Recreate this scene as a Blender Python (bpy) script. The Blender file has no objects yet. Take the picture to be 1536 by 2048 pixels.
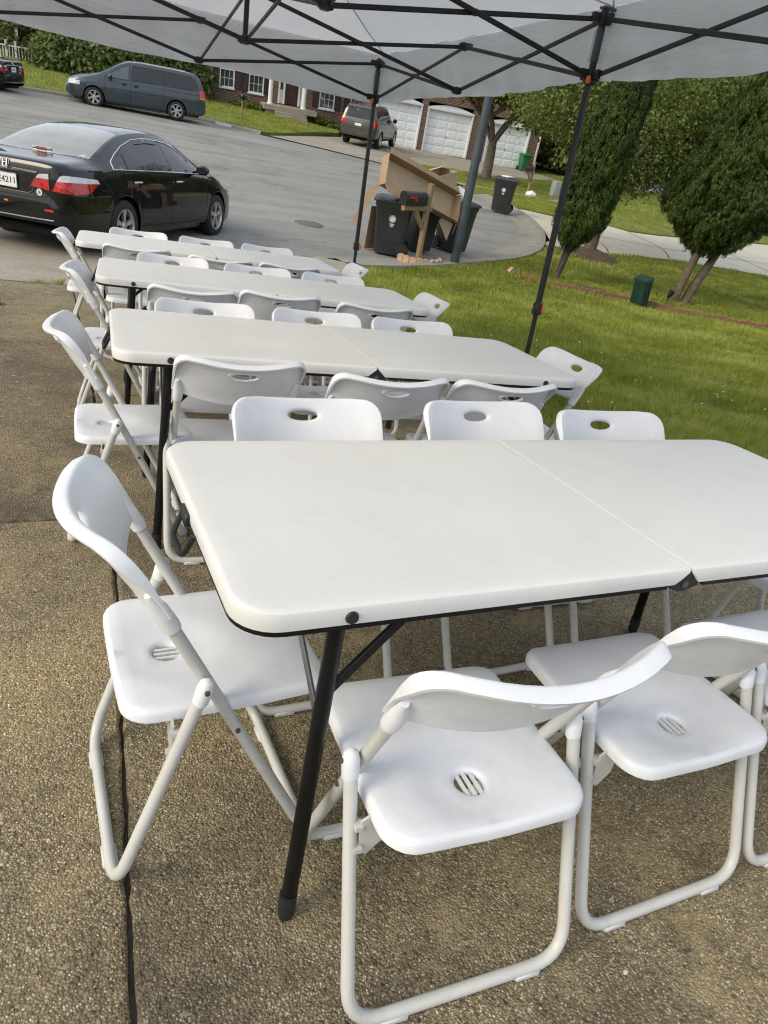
import bpy, bmesh, math, random
import numpy as np
from mathutils import Vector, Matrix
from mathutils.geometry import delaunay_2d_cdt
from mathutils.bvhtree import BVHTree
R = math.radians
random.seed(7)
rng = np.random.default_rng(7)
scene = bpy.context.scene
COL = scene.collection

# ------------------------------------------------------------------ camera
cd = bpy.data.cameras.new('camera')
cam = bpy.data.objects.new('camera', cd)
COL.objects.link(cam)
cd.sensor_fit = 'VERTICAL'
cd.sensor_height = 36.0
cd.lens = 25.06
cd.clip_start = 0.05
cd.clip_end = 900
CAMR = ((0.9096658, -0.3818989, 0.1632831), (-0.0719980, -0.5321695, -0.8435709), (0.4090531, 0.7556115, -0.5115924))
CAMP = Vector((-1.10795, -1.06014, 1.49848))
rm = Matrix((CAMR[0], [-v for v in CAMR[1]], [-v for v in CAMR[2]])).transposed()
cam.matrix_world = Matrix.Translation(CAMP) @ rm.to_4x4()
scene.camera = cam

# ------------------------------------------------------------------ light
SUN_EL, SUN_AZ = R(33), R(262)      # azimuth: direction the light comes from, clockwise from +Y
world = bpy.data.worlds.new('World')
scene.world = world
world.use_nodes = True
wn = world.node_tree
bg = wn.nodes['Background']
sky = wn.nodes.new('ShaderNodeTexSky')
sky.sky_type = 'NISHITA'
sky.sun_disc = False
sky.sun_elevation = SUN_EL
sky.sun_rotation = SUN_AZ
sky.altitude = 50
sky.air_density = 1.0
sky.dust_density = 4.0
sky.ozone_density = 1.0
veil = wn.nodes.new('ShaderNodeMix')          # thin even overcast in front of the clear sky
veil.data_type = 'RGBA'
veil.inputs[0].default_value = .72
veil.inputs[7].default_value = (8.2, 8.8, 9.8, 1)
wn.links.new(sky.outputs[0], veil.inputs[6])
wn.links.new(veil.outputs[2], bg.inputs[0])
bg.inputs[1].default_value = 0.116
sd = bpy.data.lights.new('sun', 'SUN')
sd.energy = 1.75
sd.angle = R(26)
sd.color = (1.0, 0.90, 0.70)
sun = bpy.data.objects.new('sun', sd)
COL.objects.link(sun)
dirv = Vector((math.sin(SUN_AZ) * math.cos(SUN_EL), math.cos(SUN_AZ) * math.cos(SUN_EL), math.sin(SUN_EL)))
sun.rotation_euler = dirv.to_track_quat('Z', 'Y').to_euler()
sun.location = (0, 0, 30)
vs = scene.view_settings
vs.view_transform = 'Standard'
vs.look = 'None'
vs.exposure = 0.27
vs.gamma = 1.0
vs.use_curve_mapping = False
scene.cycles.filter_width = 1.15
scene.cycles.max_bounces = 5
scene.cycles.diffuse_bounces = 2
scene.cycles.glossy_bounces = 2
scene.cycles.transmission_bounces = 4
scene.cycles.transparent_max_bounces = 4

# ------------------------------------------------------------------ frames and heights
# driveway frame: x along the tables, y down the slope towards the street, z off the slab
MP = Matrix(((0.9994914, -0.0037436, 0.0316694), (0.0, 0.9930856, 0.1173923), (-0.0318899, -0.1173326, 0.9925805)))
NW = Vector((0.0316694, 0.1173923, 0.9925805))

def zd(x, y):
    return -(NW[0] * x + NW[1] * y) / NW[2]

def zs(x, y):
    return -1.17 - .028 * x + .002 * y

def smooth(t):
    t = min(1.0, max(0.0, t))
    return t * t * (3 - 2 * t)

def zg(x, y):
    a, b = zd(x, y), zs(x, y)
    d, k = a - b, .2
    if d >= k:
        return a
    if d <= -k:
        return b
    return b + (d + k) ** 2 / (4 * k)

def hill(x, y):                 # the neighbour's lawn climbs away to the right, the far lawns rise gently
    s = -.22 * (x - 17.7) + .97 * (y - 21.0)
    w = smooth((x - .74 * y + .5) / 5.0)
    r = w * max(0.0, s) * .12
    r = min(r, 2.2)
    q = max(0.0, y - 34.5) * .03 * smooth((16 - x) / 6)
    return r + min(q, .5)

def zl(x, y, o=.03):
    return zg(x, y) + o + hill(x, y)

def PM(x, y, z=0.0, rz=0.0):    # placement matrix on the driveway slope
    m = MP.to_4x4() @ Matrix.Translation((x, y, z)) @ Matrix.Rotation(rz, 4, 'Z')
    return m

# ------------------------------------------------------------------ materials
MATS = {}

class NT:
    def __init__(s, name):
        s.m = bpy.data.materials.new(name)
        s.m.use_nodes = True
        s.t = s.m.node_tree
        s.p = s.t.nodes['Principled BSDF']
        s.out = s.t.nodes['Material Output']
        MATS[name] = s.m
    def n(s, typ, **kw):
        nd = s.t.nodes.new(typ)
        for k, v in kw.items():
            if k == 'inp':
                for a, b in v.items():
                    if hasattr(b, 'is_linked'):
                        s.t.links.new(b, nd.inputs[a])
                    else:
                        nd.inputs[a].default_value = b
            else:
                setattr(nd, k, v)
        return nd
    def link(s, a, b):
        s.t.links.new(a, b)
    def pos(s, kind='obj'):
        if kind == 'obj':
            return s.n('ShaderNodeTexCoord').outputs['Object']
        return s.n('ShaderNodeNewGeometry').outputs['Position']
    def noise(s, vec, scale, detail=4, rough=.55):
        return s.n('ShaderNodeTexNoise', inp={'Vector': vec, 'Scale': scale, 'Detail': detail, 'Roughness': rough}).outputs['Fac']
    def ramp(s, fac, stops):
        r = s.n('ShaderNodeValToRGB', inp={'Fac': fac})
        e = r.color_ramp.elements
        while len(e) < len(stops):
            e.new(.5)
        for i, (p, c) in enumerate(stops):
            e[i].position = p
            e[i].color = (*c, 1) if len(c) == 3 else c
        return r.outputs['Color']
    def mix(s, fac, a, b, blend='MIX'):
        m = s.n('ShaderNodeMix', data_type='RGBA', blend_type=blend)
        for sock, v in ((m.inputs[0], fac), (m.inputs[6], a), (m.inputs[7], b)):
            if hasattr(v, 'is_linked'):
                s.link(v, sock)
            elif isinstance(v, (int, float)):
                sock.default_value = v
            else:
                sock.default_value = (*v, 1)
        return m.outputs[2]
    def math(s, op, a, b=0.0, c=None):
        m = s.n('ShaderNodeMath', operation=op)
        for i, v in enumerate((a, b) if c is None else (a, b, c)):
            if hasattr(v, 'is_linked'):
                s.link(v, m.inputs[i])
            else:
                m.inputs[i].default_value = v
        return m.outputs[0]
    def bump(s, h, strength, dist):
        b = s.n('ShaderNodeBump', inp={'Height': h, 'Strength': strength, 'Distance': dist})
        s.link(b.outputs[0], s.p.inputs['Normal'])
    def set(s, **kw):
        nm = dict(color='Base Color', rough='Roughness', metal='Metallic', coat='Coat Weight', coatr='Coat Roughness',
                  trans='Transmission Weight', ior='IOR', spec='Specular IOR Level', sss='Subsurface Weight', alpha='Alpha', emit='Emission Strength', ecol='Emission Color')
        for k, v in kw.items():
            sock = s.p.inputs[nm[k]]
            if hasattr(v, 'is_linked'):
                s.link(v, sock)
            elif isinstance(v, tuple):
                sock.default_value = (*v, 1)
            else:
                sock.default_value = v
        return s

def simple(name, color, rough=.5, metal=0.0, var=.12, scale=6.0, bumps=0.0, bscale=200.0, coat=0.0, kind='obj', dirt=0.0, **kw):
    t = NT(name)
    v = t.pos(kind)
    f = t.noise(v, scale, 3)
    lo = tuple(c * (1 - var) for c in color)
    hi = tuple(min(1, c * (1 + var)) for c in color)
    c = t.ramp(f, [(.3, lo), (.7, hi)])
    if dirt:
        d = t.noise(v, scale * 4.3, 4, .7)
        k = t.ramp(d, [(.52, (0, 0, 0)), (.75, (1, 1, 1))])
        c = t.mix(t.math('MULTIPLY', k, dirt), c, (.12, .10, .07))
    t.set(color=c, metal=metal, coat=coat, **kw)
    rr = t.ramp(t.noise(v, scale * 2.1, 1), [(.3, (max(0, rough - .07),) * 3), (.7, (min(1, rough + .07),) * 3)])
    t.set(rough=rr)
    if bumps:
        t.bump(t.noise(v, bscale, 1), bumps, .002)
    return t.m

simple('chair_plastic', (.775, .79, .82), .40, var=.04, scale=9, bumps=.14, bscale=900, dirt=.05)
simple('chair_paint', (.58, .575, .54), .34, var=.05, scale=8, dirt=.12)
simple('rubber_pale', (.60, .61, .60), .55, var=.1)
simple('table_plastic', (.755, .748, .715), .42, var=.03, scale=2.2, bumps=.20, bscale=480, dirt=.06)
simple('black_steel', (.006, .006, .0065), .36, var=.3, scale=14, spec=.3)
simple('black_plastic', (.016, .016, .017), .5, var=.3, scale=20)
simple('grey_steel', (.10, .10, .10), .42, metal=.3, var=.2, scale=12)
simple('canopy_steel', (.014, .014, .0145), .42, metal=.15, var=.3, scale=9)
simple('orange_plastic', (.75, .17, .02), .4, var=.1)
simple('rubber', (.014, .014, .014), .75, var=.3, scale=20, bumps=.3, bscale=60)
simple('alloy', (.55, .55, .55), .32, metal=.85, var=.15, scale=12)
simple('alloy_dark', (.10, .10, .105), .4, metal=.7, var=.15, scale=12)
simple('chrome', (.78, .78, .78), .08, metal=1.0, var=.05)
simple('paint_black', (.0035, .0035, .005), .25, var=.3, scale=2, coat=.9, coatr=.02, spec=.1)
simple('paint_blue_grey', (.036, .052, .063), .30, metal=.35, var=.12, scale=3, coat=.8, coatr=.06)
simple('paint_taupe', (.075, .068, .060), .32, metal=.4, var=.12, scale=3, coat=.8, coatr=.06)
simple('underbody', (.004, .004, .004), .85, var=.3)
simple('lamp_clear', (.52, .53, .53), .12, var=.15, scale=25, coat=.6)
simple('lamp_amber', (.75, .22, .03), .2, var=.1, coat=.6)
simple('plate_white', (.70, .72, .70), .4, var=.05)
simple('ink_black', (.012, .012, .014), .6, var=.1)
simple('white_paint', (.74, .75, .75), .5, var=.06, scale=1.3, dirt=.10)
simple('garage_white', (.85, .885, .895), .5, var=.05, scale=.9, dirt=.08)
simple('shutter', (.040, .018, .018), .55, var=.2, scale=3)
simple('door_brown', (.055, .025, .018), .4, var=.2, scale=3)
simple('roofing', (.05, .046, .043), .9, var=.3, scale=4, bumps=.5, bscale=20)
simple('bin_grey', (.022, .024, .027), .5, var=.2, scale=6, dirt=.08, bumps=.2, bscale=300)
simple('bin_olive', (.028, .036, .030), .5, var=.2, scale=6, dirt=.08)
simple('bin_green', (.010, .16, .055), .45, var=.12, scale=5)
simple('print_white', (.62, .63, .64), .6, var=.12, scale=30)
simple('cardboard', (.36, .245, .145), .85, var=.10, scale=3, dirt=.12, bumps=.2, bscale=90)
simple('cardboard_inner', (.48, .36, .235), .85, var=.08, scale=3, bumps=.2, bscale=90)
simple('mail_black', (.012, .012, .013), .4, var=.2, scale=12)
simple('flag_red', (.55, .02, .015), .45, var=.1)
simple('post_steel', (.065, .08, .095), .5, metal=.3, var=.25, scale=4, dirt=.3)
simple('pedestal_green', (.010, .042, .027), .5, var=.15, scale=6, dirt=.1)
simple('utility_grey', (.30, .33, .32), .6, var=.1)
simple('edging_red', (.24, .105, .072), .9, var=.25, scale=8, dirt=.35, bumps=.6, bscale=120)
simple('edging_tan', (.46, .31, .20), .9, var=.2, scale=8, dirt=.3, bumps=.6, bscale=120)
simple('bag_white', (.62, .66, .66), .35, var=.2, scale=14, bumps=.8, bscale=40)
simple('gravel_white', (.58, .58, .56), .9, var=.4, scale=14, bumps=.9, bscale=25)
simple('mulch', (.085, .055, .036), .95, var=.5, scale=14, bumps=1.0, bscale=50)
simple('sticker', (.66, .66, .66), .5, var=.05)
simple('clover_white', (.75, .74, .68), .8, var=.1)
simple('iron', (.11, .105, .098), .8, metal=.0, var=.3, scale=15, bumps=.4, bscale=90)

t = NT('tail_red')
t.set(color=t.ramp(t.noise(t.pos(), 30, 3), [(.35, (.30, .006, .006)), (.65, (.62, .02, .015))]), rough=.15, coat=.8)
t = NT('car_glass')
t.set(color=t.ramp(t.noise(t.pos(), 4, 3), [(.3, (.012, .014, .016)), (.7, (.022, .026, .028))]), rough=.03, coat=.15, spec=.5)
t = NT('car_glass_rear')  # cream sky reflection put into the colour, part metal to strengthen it
t.set(color=t.ramp(t.noise(t.pos(), 4, 3), [(.3, (.26, .245, .20)), (.7, (.34, .32, .265))]), rough=.04, coat=1.0, spec=1.0, metal=.75)
t = NT('house_glass')
t.set(color=t.ramp(t.noise(t.pos(), 3, 3), [(.3, (.03, .04, .045)), (.7, (.06, .075, .08))]), rough=.06, coat=.6, spec=.8)
t = NT('reflector_amber')
t.set(color=t.ramp(t.noise(t.pos(), 30, 3), [(.35, (.6, .12, .02)), (.65, (.9, .3, .04))]), rough=.2)

t = NT('lumber')
v = t.pos()
mp = t.n('ShaderNodeMapping', inp={'Vector': v, 'Scale': (18, 18, 1.2)}).outputs[0]
g = t.noise(mp, 2.5, 8, .65)
t.set(color=t.ramp(g, [(.25, (.13, .085, .04)), (.5, (.26, .185, .095)), (.8, (.34, .26, .15))]), rough=.8)
t.bump(g, .4, .004)

t = NT('canopy_cloth')
v = t.pos()
w1 = t.noise(v, 3.0, 6, .6)
w2 = t.noise(v, 420, 2)
wr = t.noise(t.n('ShaderNodeMapping', inp={'Vector': v, 'Scale': (.8, .8, 5.0)}).outputs[0], 5.0, 5, .6)
c = t.ramp(w1, [(.3, (.62, .62, .64)), (.7, (.70, .70, .71))])
t.set(color=c, rough=.75)
t.bump(t.math('ADD', t.math('MULTIPLY', wr, 3.0), t.math('MULTIPLY', w2, .10)), .75, .035)
tr = t.n('ShaderNodeBsdfTranslucent', inp={'Color': (.74, .74, .75, 1)})
mx = t.n('ShaderNodeMixShader', inp={0: .42, 1: t.p.outputs[0], 2: tr.outputs[0]})
t.link(mx.outputs[0], t.out.inputs[0])

t = NT('sleeve_clear')
t.set(color=(.75, .77, .82), rough=.15, trans=.92, ior=1.1)

# exposed aggregate concrete
t = NT('aggregate')
v = t.pos('world')
warp = t.n('ShaderNodeTexNoise', inp={'Vector': v, 'Scale': 55.0, 'Detail': 2})
vv = t.n('ShaderNodeVectorMath', operation='MULTIPLY_ADD')
t.link(warp.outputs['Color'], vv.inputs[0]); vv.inputs[1].default_value = (.006, .006, .006); t.link(v, vv.inputs[2])
vo = t.n('ShaderNodeTexVoronoi', feature='F1', inp={'Vector': vv.outputs[0], 'Scale': 195.0, 'Randomness': 1.0})
vo2 = t.n('ShaderNodeTexVoronoi', feature='F1', inp={'Vector': vv.outputs[0], 'Scale': 78.0, 'Randomness': 1.0})
sx = t.n('ShaderNodeSeparateColor', inp={0: vo.outputs['Color']})
sx2 = t.n('ShaderNodeSeparateColor', inp={0: vo2.outputs['Color']})
peb = t.ramp(sx.outputs[0], [(.0, (.085, .070, .047)), (.22, (.24, .200, .132)), (.5, (.35, .300, .205)), (.72, (.46, .395, .265)), (.90, (.58, .525, .41)), (.985, (.76, .73, .64))])
peb2 = t.ramp(sx2.outputs[1], [(.0, (.09, .07, .05)), (.5, (.23, .19, .125)), (.85, (.34, .29, .20)), (.97, (.60, .56, .46))])
cem = t.ramp(t.noise(v, 60, 5, .7), [(.3, (.095, .078, .050)), (.7, (.29, .243, .16))])
k1 = t.ramp(vo.outputs['Distance'], [(.30, (1, 1, 1)), (.55, (0, 0, 0))])
k2 = t.math('MULTIPLY', t.ramp(vo2.outputs['Distance'], [(.22, (1, 1, 1)), (.42, (0, 0, 0))]), t.ramp(sx2.outputs[0], [(.60, (0, 0, 0)), (.66, (1, 1, 1))]))
c = t.mix(k1, cem, peb)
c = t.mix(k2, c, peb2)
big = t.noise(v, 1.3, 6, .7)
c = t.mix(1.0, c, t.ramp(big, [(.32, (.46, .44, .42)), (.49, (.95, .92, .86)), (.66, (1.40, 1.32, 1.10))]), 'MULTIPLY')
st = t.noise(v, 5.2, 8, .74)
c = t.mix(t.math('MULTIPLY', t.ramp(st, [(.52, (0, 0, 0)), (.66, (1, 1, 1))]), .62), c, (.060, .052, .040))
c = t.mix(1.0, c, t.n('ShaderNodeObjectInfo').outputs['Color'], 'MULTIPLY')
st2 = t.noise(t.n('ShaderNodeVectorMath', operation='ADD', inp={0: v, 1: (7.3, 2.2, 0)}).outputs[0], 6.5, 6, .72)
c = t.mix(t.math('MULTIPLY', t.ramp(st2, [(.52, (0, 0, 0)), (.68, (1, 1, 1))]), .55), c, (.40, .315, .165))
t.set(color=c, rough=.88)
hh = t.math('ADD', t.math('MULTIPLY', t.math('SUBTRACT', 1.0, vo.outputs['Distance']), 1.0), t.math('ADD', t.math('MULTIPLY', k2, .9), t.math('MULTIPLY', st, 2.0)))
t.bump(hh, .85, .0045)

def groundmat(name, a, b, cc, s1, s2, bstr, bsc, rough=.9, stain=None):
    t = NT(name)
    v = t.pos('world')
    f = t.noise(v, s1, 6, .65)
    g = t.noise(v, s2, 3, .6)
    c = t.ramp(f, [(.3, a), (.7, b)])
    c = t.mix(t.ramp(g, [(.38, (0, 0, 0)), (.66, (.8, .8, .8))]), c, cc)
    if stain:
        q = t.noise(v, stain[0], 7, .7)
        c = t.mix(t.math('MULTIPLY', t.ramp(q, [(.52, (0, 0, 0)), (.70, (1, 1, 1))]), stain[2]), c, stain[1])
    if name == 'asphalt':                      # worn wheel tracks and old sealed cracks
        sv = t.n('ShaderNodeMapping', inp={'Vector': v, 'Rotation': (0, 0, -.5), 'Scale': (.10, .9, 1)}).outputs[0]
        c = t.mix(1.0, c, t.ramp(t.noise(sv, 1.4, 5, .7), [(.35, (.82, .82, .82)), (.65, (1.10, 1.10, 1.09))]), 'MULTIPLY')
        wv = t.n('ShaderNodeTexNoise', inp={'Vector': v, 'Scale': 1.2, 'Detail': 4})
        ad = t.n('ShaderNodeVectorMath', operation='MULTIPLY_ADD')
        t.link(wv.outputs['Color'], ad.inputs[0]); ad.inputs[1].default_value = (1.1, 1.1, 0); t.link(v, ad.inputs[2])
        ce = t.n('ShaderNodeTexVoronoi', feature='DISTANCE_TO_EDGE', inp={'Vector': ad.outputs[0], 'Scale': .22})
        k = t.ramp(ce.outputs['Distance'], [(.0, (1, 1, 1)), (.006, (0, 0, 0))])
        c = t.mix(t.math('MULTIPLY', k, .45), c, (.07, .066, .06))
    t.set(color=c, rough=rough)
    t.bump(t.noise(v, bsc, 4, .7), bstr, .01)
    return t.m

groundmat('asphalt', (.180, .175, .160), (.235, .228, .208), (.34, .33, .30), .35, 42, .9, 70, stain=(.55, (.115, .108, .095), .6))
groundmat('concrete', (.30, .265, .20), (.40, .36, .285), (.25, .215, .16), .5, 30, .4, 60, stain=(1.3, (.20, .165, .115), .55))
groundmat('concrete_pale', (.50, .455, .365), (.63, .58, .475), (.44, .395, .31), .5, 25, .3, 60, stain=(.9, (.38, .335, .255), .5))
groundmat('curb_concrete', (.27, .25, .21), (.36, .335, .285), (.20, .18, .145), 1.2, 30, .5, 60, stain=(2.2, (.14, .12, .09), .6))
groundmat('lawn_soil', (.045, .060, .012), (.07, .085, .016), (.10, .10, .026), .8, 14, .8, 60)
groundmat('lawn_far', (.085, .112, .018), (.135, .165, .028), (.165, .185, .040), .30, 9, 1.0, 22)
groundmat('dirt', (.030, .022, .014), (.07, .052, .033), (.09, .07, .045), 6, 60, 1.0, 60)

def leafmat(name, c0, c1, c2, trans=.3, sc=1.3):
    t = NT(name)
    v = t.pos('world')
    f = t.noise(v, sc, 4, .7)
    g = t.noise(v, sc * 14, 2, .6)
    c = t.ramp(t.math('ADD', t.math('MULTIPLY', f, .55), t.math('MULTIPLY', g, .45)), [(.34, c0), (.5, c1), (.66, c2)])
    t.set(color=c, rough=.55, spec=.3)
    tl = t.n('ShaderNodeBsdfTranslucent')
    t.link(c, tl.inputs['Color'])
    mx = t.n('ShaderNodeMixShader', inp={0: trans, 1: t.p.outputs[0], 2: tl.outputs[0]})
    t.link(mx.outputs[0], t.out.inputs[0])
    return t.m

leafmat('grass_blade', (.135, .165, .022), (.30, .335, .052), (.50, .51, .15), .35, 1.1)
leafmat('leaf_arbor', (.020, .040, .006), (.046, .078, .011), (.110, .150, .024), .18, 2.6)
leafmat('leaf_dark', (.050, .078, .020), (.105, .145, .038), (.19, .235, .070), .25, .9)
leafmat('leaf_mid', (.085, .122, .027), (.170, .220, .052), (.30, .335, .10), .3, .9)
leafmat('leaf_light', (.080, .105, .016), (.145, .178, .029), (.24, .26, .055), .35, .9)
leafmat('leaf_olive', (.058, .068, .018), (.105, .115, .034), (.175, .175, .062), .3, .9)
simple('bark', (.12, .092, .066), .95, var=.4, scale=9, bumps=1.0, bscale=30)
simple('bark_dark', (.060, .045, .032), .95, var=.4, scale=9, bumps=1.0, bscale=30)

t = NT('brick')
v = t.pos()
uv = t.n('ShaderNodeSeparateXYZ', inp={0: v})
cb = t.n('ShaderNodeCombineXYZ', inp={0: t.math('ADD', uv.outputs[0], uv.outputs[1]), 1: uv.outputs[2], 2: 0.0})
br = t.n('ShaderNodeTexBrick', inp={'Vector': cb.outputs[0], 'Color1': (.165, .072, .050, 1), 'Color2': (.078, .040, .032, 1), 'Mortar': (.30, .255, .21, 1), 'Scale': 1.0, 'Mortar Size': .010, 'Brick Width': .215, 'Row Height': .075, 'Bias': -.05})
c = t.mix(1.0, br.outputs['Color'], t.ramp(t.noise(v, 7, 4, .7), [(.3, (.7, .7, .7)), (.7, (1.25, 1.2, 1.1))]), 'MULTIPLY')
t.set(color=c, rough=.9)
t.bump(t.math('SUBTRACT', 1.0, br.outputs['Fac']), .5, .008)

# ------------------------------------------------------------------ mesh helpers
class MB:
    def __init__(s):
        s.v, s.f = [], []
    def add(s, vs_, fs_, m=None):
        o = len(s.v)
        if m is not None:
            vs_ = [m @ Vector(p) for p in vs_]
        s.v += [tuple(p) for p in vs_]
        s.f += [tuple(i + o for i in f) for f in fs_]
        return s
    def box(s, c, d, m=None, bev=0.0):
        x, y, z = d[0] / 2, d[1] / 2, d[2] / 2
        if bev <= 0:
            p = [(c[0] + a * x, c[1] + b * y, c[2] + e * z) for a in (-1, 1) for b in (-1, 1) for e in (-1, 1)]
            return s.add(p, [(0, 1, 3, 2), (4, 6, 7, 5), (0, 4, 5, 1), (2, 3, 7, 6), (0, 2, 6, 4), (1, 5, 7, 3)], m)
        b_ = min(bev, x * .9, y * .9, z * .9)
        pts = []
        for sx_ in (-1, 1):
            for sy_ in (-1, 1):
                for sz_ in (-1, 1):
                    pts += [(c[0] + sx_ * x, c[1] + sy_ * (y - b_), c[2] + sz_ * (z - b_)), (c[0] + sx_ * (x - b_), c[1] + sy_ * y, c[2] + sz_ * (z - b_)), (c[0] + sx_ * (x - b_), c[1] + sy_ * (y - b_), c[2] + sz_ * z)]
        return s.hull(pts, m)
    def hull(s, pts, m=None):
        bm = bmesh.new()
        for p in pts:
            bm.verts.new(p)
        bmesh.ops.convex_hull(bm, input=bm.verts)
        bmesh.ops.dissolve_limit(bm, angle_limit=.01, verts=bm.verts, edges=bm.edges)
        bm.verts.index_update()
        r = s.add([v.co.copy() for v in bm.verts], [[v.index for v in f.verts] for f in bm.faces], m)
        bm.free()
        return r
    def tube(s, path, r, n=8, m=None, cap=True, closed=False):
        P = [Vector(p) for p in path]
        rr = r if isinstance(r, (list, tuple)) else [r] * len(P)
        vs_, fs_ = [], []
        up = None
        N = len(P)
        for i, p in enumerate(P):
            if closed:
                d = (P[(i + 1) % N] - P[i - 1]).normalized()
            else:
                d = (P[min(i + 1, N - 1)] - P[max(i - 1, 0)]).normalized()
            if up is None:
                up = Vector((0, 0, 1)) if abs(d.z) < .9 else Vector((1, 0, 0))
            a = (up - d * up.dot(d)).normalized()
            up = a
            b = d.cross(a)
            for k in range(n):
                t_ = 2 * math.pi * k / n
                vs_.append(p + (a * math.cos(t_) + b * math.sin(t_)) * rr[i])
        for i in range(N if closed else N - 1):
            j = (i + 1) % N
            for k in range(n):
                fs_.append((i * n + k, i * n + (k + 1) % n, j * n + (k + 1) % n, j * n + k))
        if cap and not closed:
            fs_.append(tuple(range(n - 1, -1, -1)))
            fs_.append(tuple((N - 1) * n + k for k in range(n)))
        return s.add(vs_, fs_, m)
    def bar(s, a, b, w, h, upv=(0, 0, 1), m=None):
        a, b = Vector(a), Vector(b)
        d = (b - a).normalized()
        u = Vector(upv)
        if abs(u.dot(d)) > .95:
            u = Vector((1, 0, 0))
        u = (u - d * u.dot(d)).normalized()
        q = d.cross(u)
        c = min(w, h) * .22
        pr = [(w / 2 - c, h / 2), (w / 2, h / 2 - c), (w / 2, -h / 2 + c), (w / 2 - c, -h / 2), (-w / 2 + c, -h / 2), (-w / 2, -h / 2 + c), (-w / 2, h / 2 - c), (-w / 2 + c, h / 2)]
        vs_ = [e + q * x + u * y for e in (a, b) for x, y in pr]
        fs_ = [(k, (k + 1) % 8, 8 + (k + 1) % 8, 8 + k) for k in range(8)] + [tuple(range(7, -1, -1)), tuple(range(8, 16))]
        return s.add(vs_, fs_, m)
    def lathe(s, prof, n=16, m=None, axis='Z', cap=True):
        vs_, fs_ = [], []
        for r, z in prof:
            for k in range(n):
                a = 2 * math.pi * k / n
                x, y = r * math.cos(a), r * math.sin(a)
                vs_.append((x, y, z) if axis == 'Z' else ((x, z, y) if axis == 'Y' else (z, x, y)))
        for i in range(len(prof) - 1):
            for k in range(n):
                fs_.append((i * n + k, i * n + (k + 1) % n, (i + 1) * n + (k + 1) % n, (i + 1) * n + k))
        if cap and prof[0][0] > 1e-6:
            fs_.append(tuple(range(n)))
        if cap and prof[-1][0] > 1e-6:
            fs_.append(tuple((len(prof) - 1) * n + k for k in range(n)))
        return s.add(vs_, fs_, m)
    def prism(s, poly, z0, z1, m=None):
        n = len(poly)
        vs_ = [(x, y, z0) for x, y in poly] + [(x, y, z1) for x, y in poly]
        fs_ = [tuple(range(n - 1, -1, -1)), tuple(range(n, 2 * n))] + [(k, (k + 1) % n, n + (k + 1) % n, n + k) for k in range(n)]
        return s.add(vs_, fs_, m)
    def mesh(s, name, mat, smooth_=True, ang=38, fix=True):
        me = bpy.data.meshes.new(name)
        me.from_pydata(s.v, [], s.f)
        if fix:
            bm = bmesh.new()
            bm.from_mesh(me)
            bmesh.ops.recalc_face_normals(bm, faces=bm.faces)
            if smooth_:
                for f in bm.faces:
                    f.smooth = True
                lim = R(ang)
                for e in bm.edges:
                    if len(e.link_faces) == 2 and e.calc_face_angle(0) > lim:
                        e.smooth = False
            bm.to_mesh(me)
            bm.free()
        for q in (mat if isinstance(mat, (list, tuple)) else [mat]):
            me.materials.append(MATS[q])
        return me
    def build(s, name, mat, parent=None, smooth_=True, ang=38, mw=None, fix=True):
        return link(name, s.mesh(name, mat, smooth_, ang, fix), parent, mw)

def link(name, me, parent=None, mw=None):
    o = bpy.data.objects.new(name, me)
    COL.objects.link(o)
    if parent is not None:
        o.parent = parent
    if mw is not None:
        o.matrix_local = mw
    return o

def tag(o, label=None, cat=None, group=None, kind=None):
    if label: o['label'] = label
    if cat: o['category'] = cat
    if group: o['group'] = group
    if kind: o['kind'] = kind
    return o

def thing(name, label, cat, mw=None, group=None):
    o = bpy.data.objects.new(name, None)
    o.empty_display_size = .1
    COL.objects.link(o)
    if mw is not None:
        o.matrix_world = mw
    return tag(o, label, cat, group)

def copy_tree(o, parent=None):
    c = o.copy()
    COL.objects.link(c)
    c.parent = parent
    for ch in list(KIDS.get(o.name, [])):
        copy_tree(bpy.data.objects[ch], c)
    return c

KIDS = {}
def remember(o):
    KIDS[o.name] = [c.name for c in o.children]
    for c in o.children:
        remember(c)

def inside(p, poly):
    x, y = p
    r = False
    n = len(poly)
    j = n - 1
    for i in range(n):
        xi, yi = poly[i]
        xj, yj = poly[j]
        if (yi > y) != (yj > y) and x < (xj - xi) * (y - yi) / (yj - yi) + xi:
            r = not r
        j = i
    return r

def cdt(outline, holes=(), step=.05, keep=.45, pts_extra=()):
    """constrained triangulation of an outline with holes; returns 2D verts, faces"""
    vs_, es_ = [], []
    for lp in [outline, *holes]:
        o = len(vs_)
        vs_ += [Vector(p) for p in lp]
        es_ += [(o + i, o + (i + 1) % len(lp)) for i in range(len(lp))]
    nb = len(vs_)
    xs = [p[0] for p in outline]; ys = [p[1] for p in outline]
    B = np.array([tuple(p) for p in vs_])
    if step:
        nx = int((max(xs) - min(xs)) / step) + 1
        ny = int((max(ys) - min(ys)) / step) + 1
        for i in range(nx + 1):
            for j in range(ny + 1):
                p = (min(xs) + (i + .5 * (j % 2)) * step, min(ys) + j * step)
                if not inside(p, outline) or any(inside(p, h) for h in holes):
                    continue
                if np.min((B[:, 0] - p[0]) ** 2 + (B[:, 1] - p[1]) ** 2) < (keep * step) ** 2:
                    continue
                vs_.append(Vector(p))
    for p in pts_extra:
        vs_.append(Vector(p))
    rv, re, rf, ov, oe, of = delaunay_2d_cdt(vs_, es_, [], 0, 1e-7)
    fs_ = []
    for f in rf:
        c = sum((rv[i] for i in f), Vector((0, 0))) / len(f)
        if inside(c, outline) and not any(inside(c, h) for h in holes):
            fs_.append(tuple(f))
    return [tuple(p) for p in rv], fs_

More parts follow.
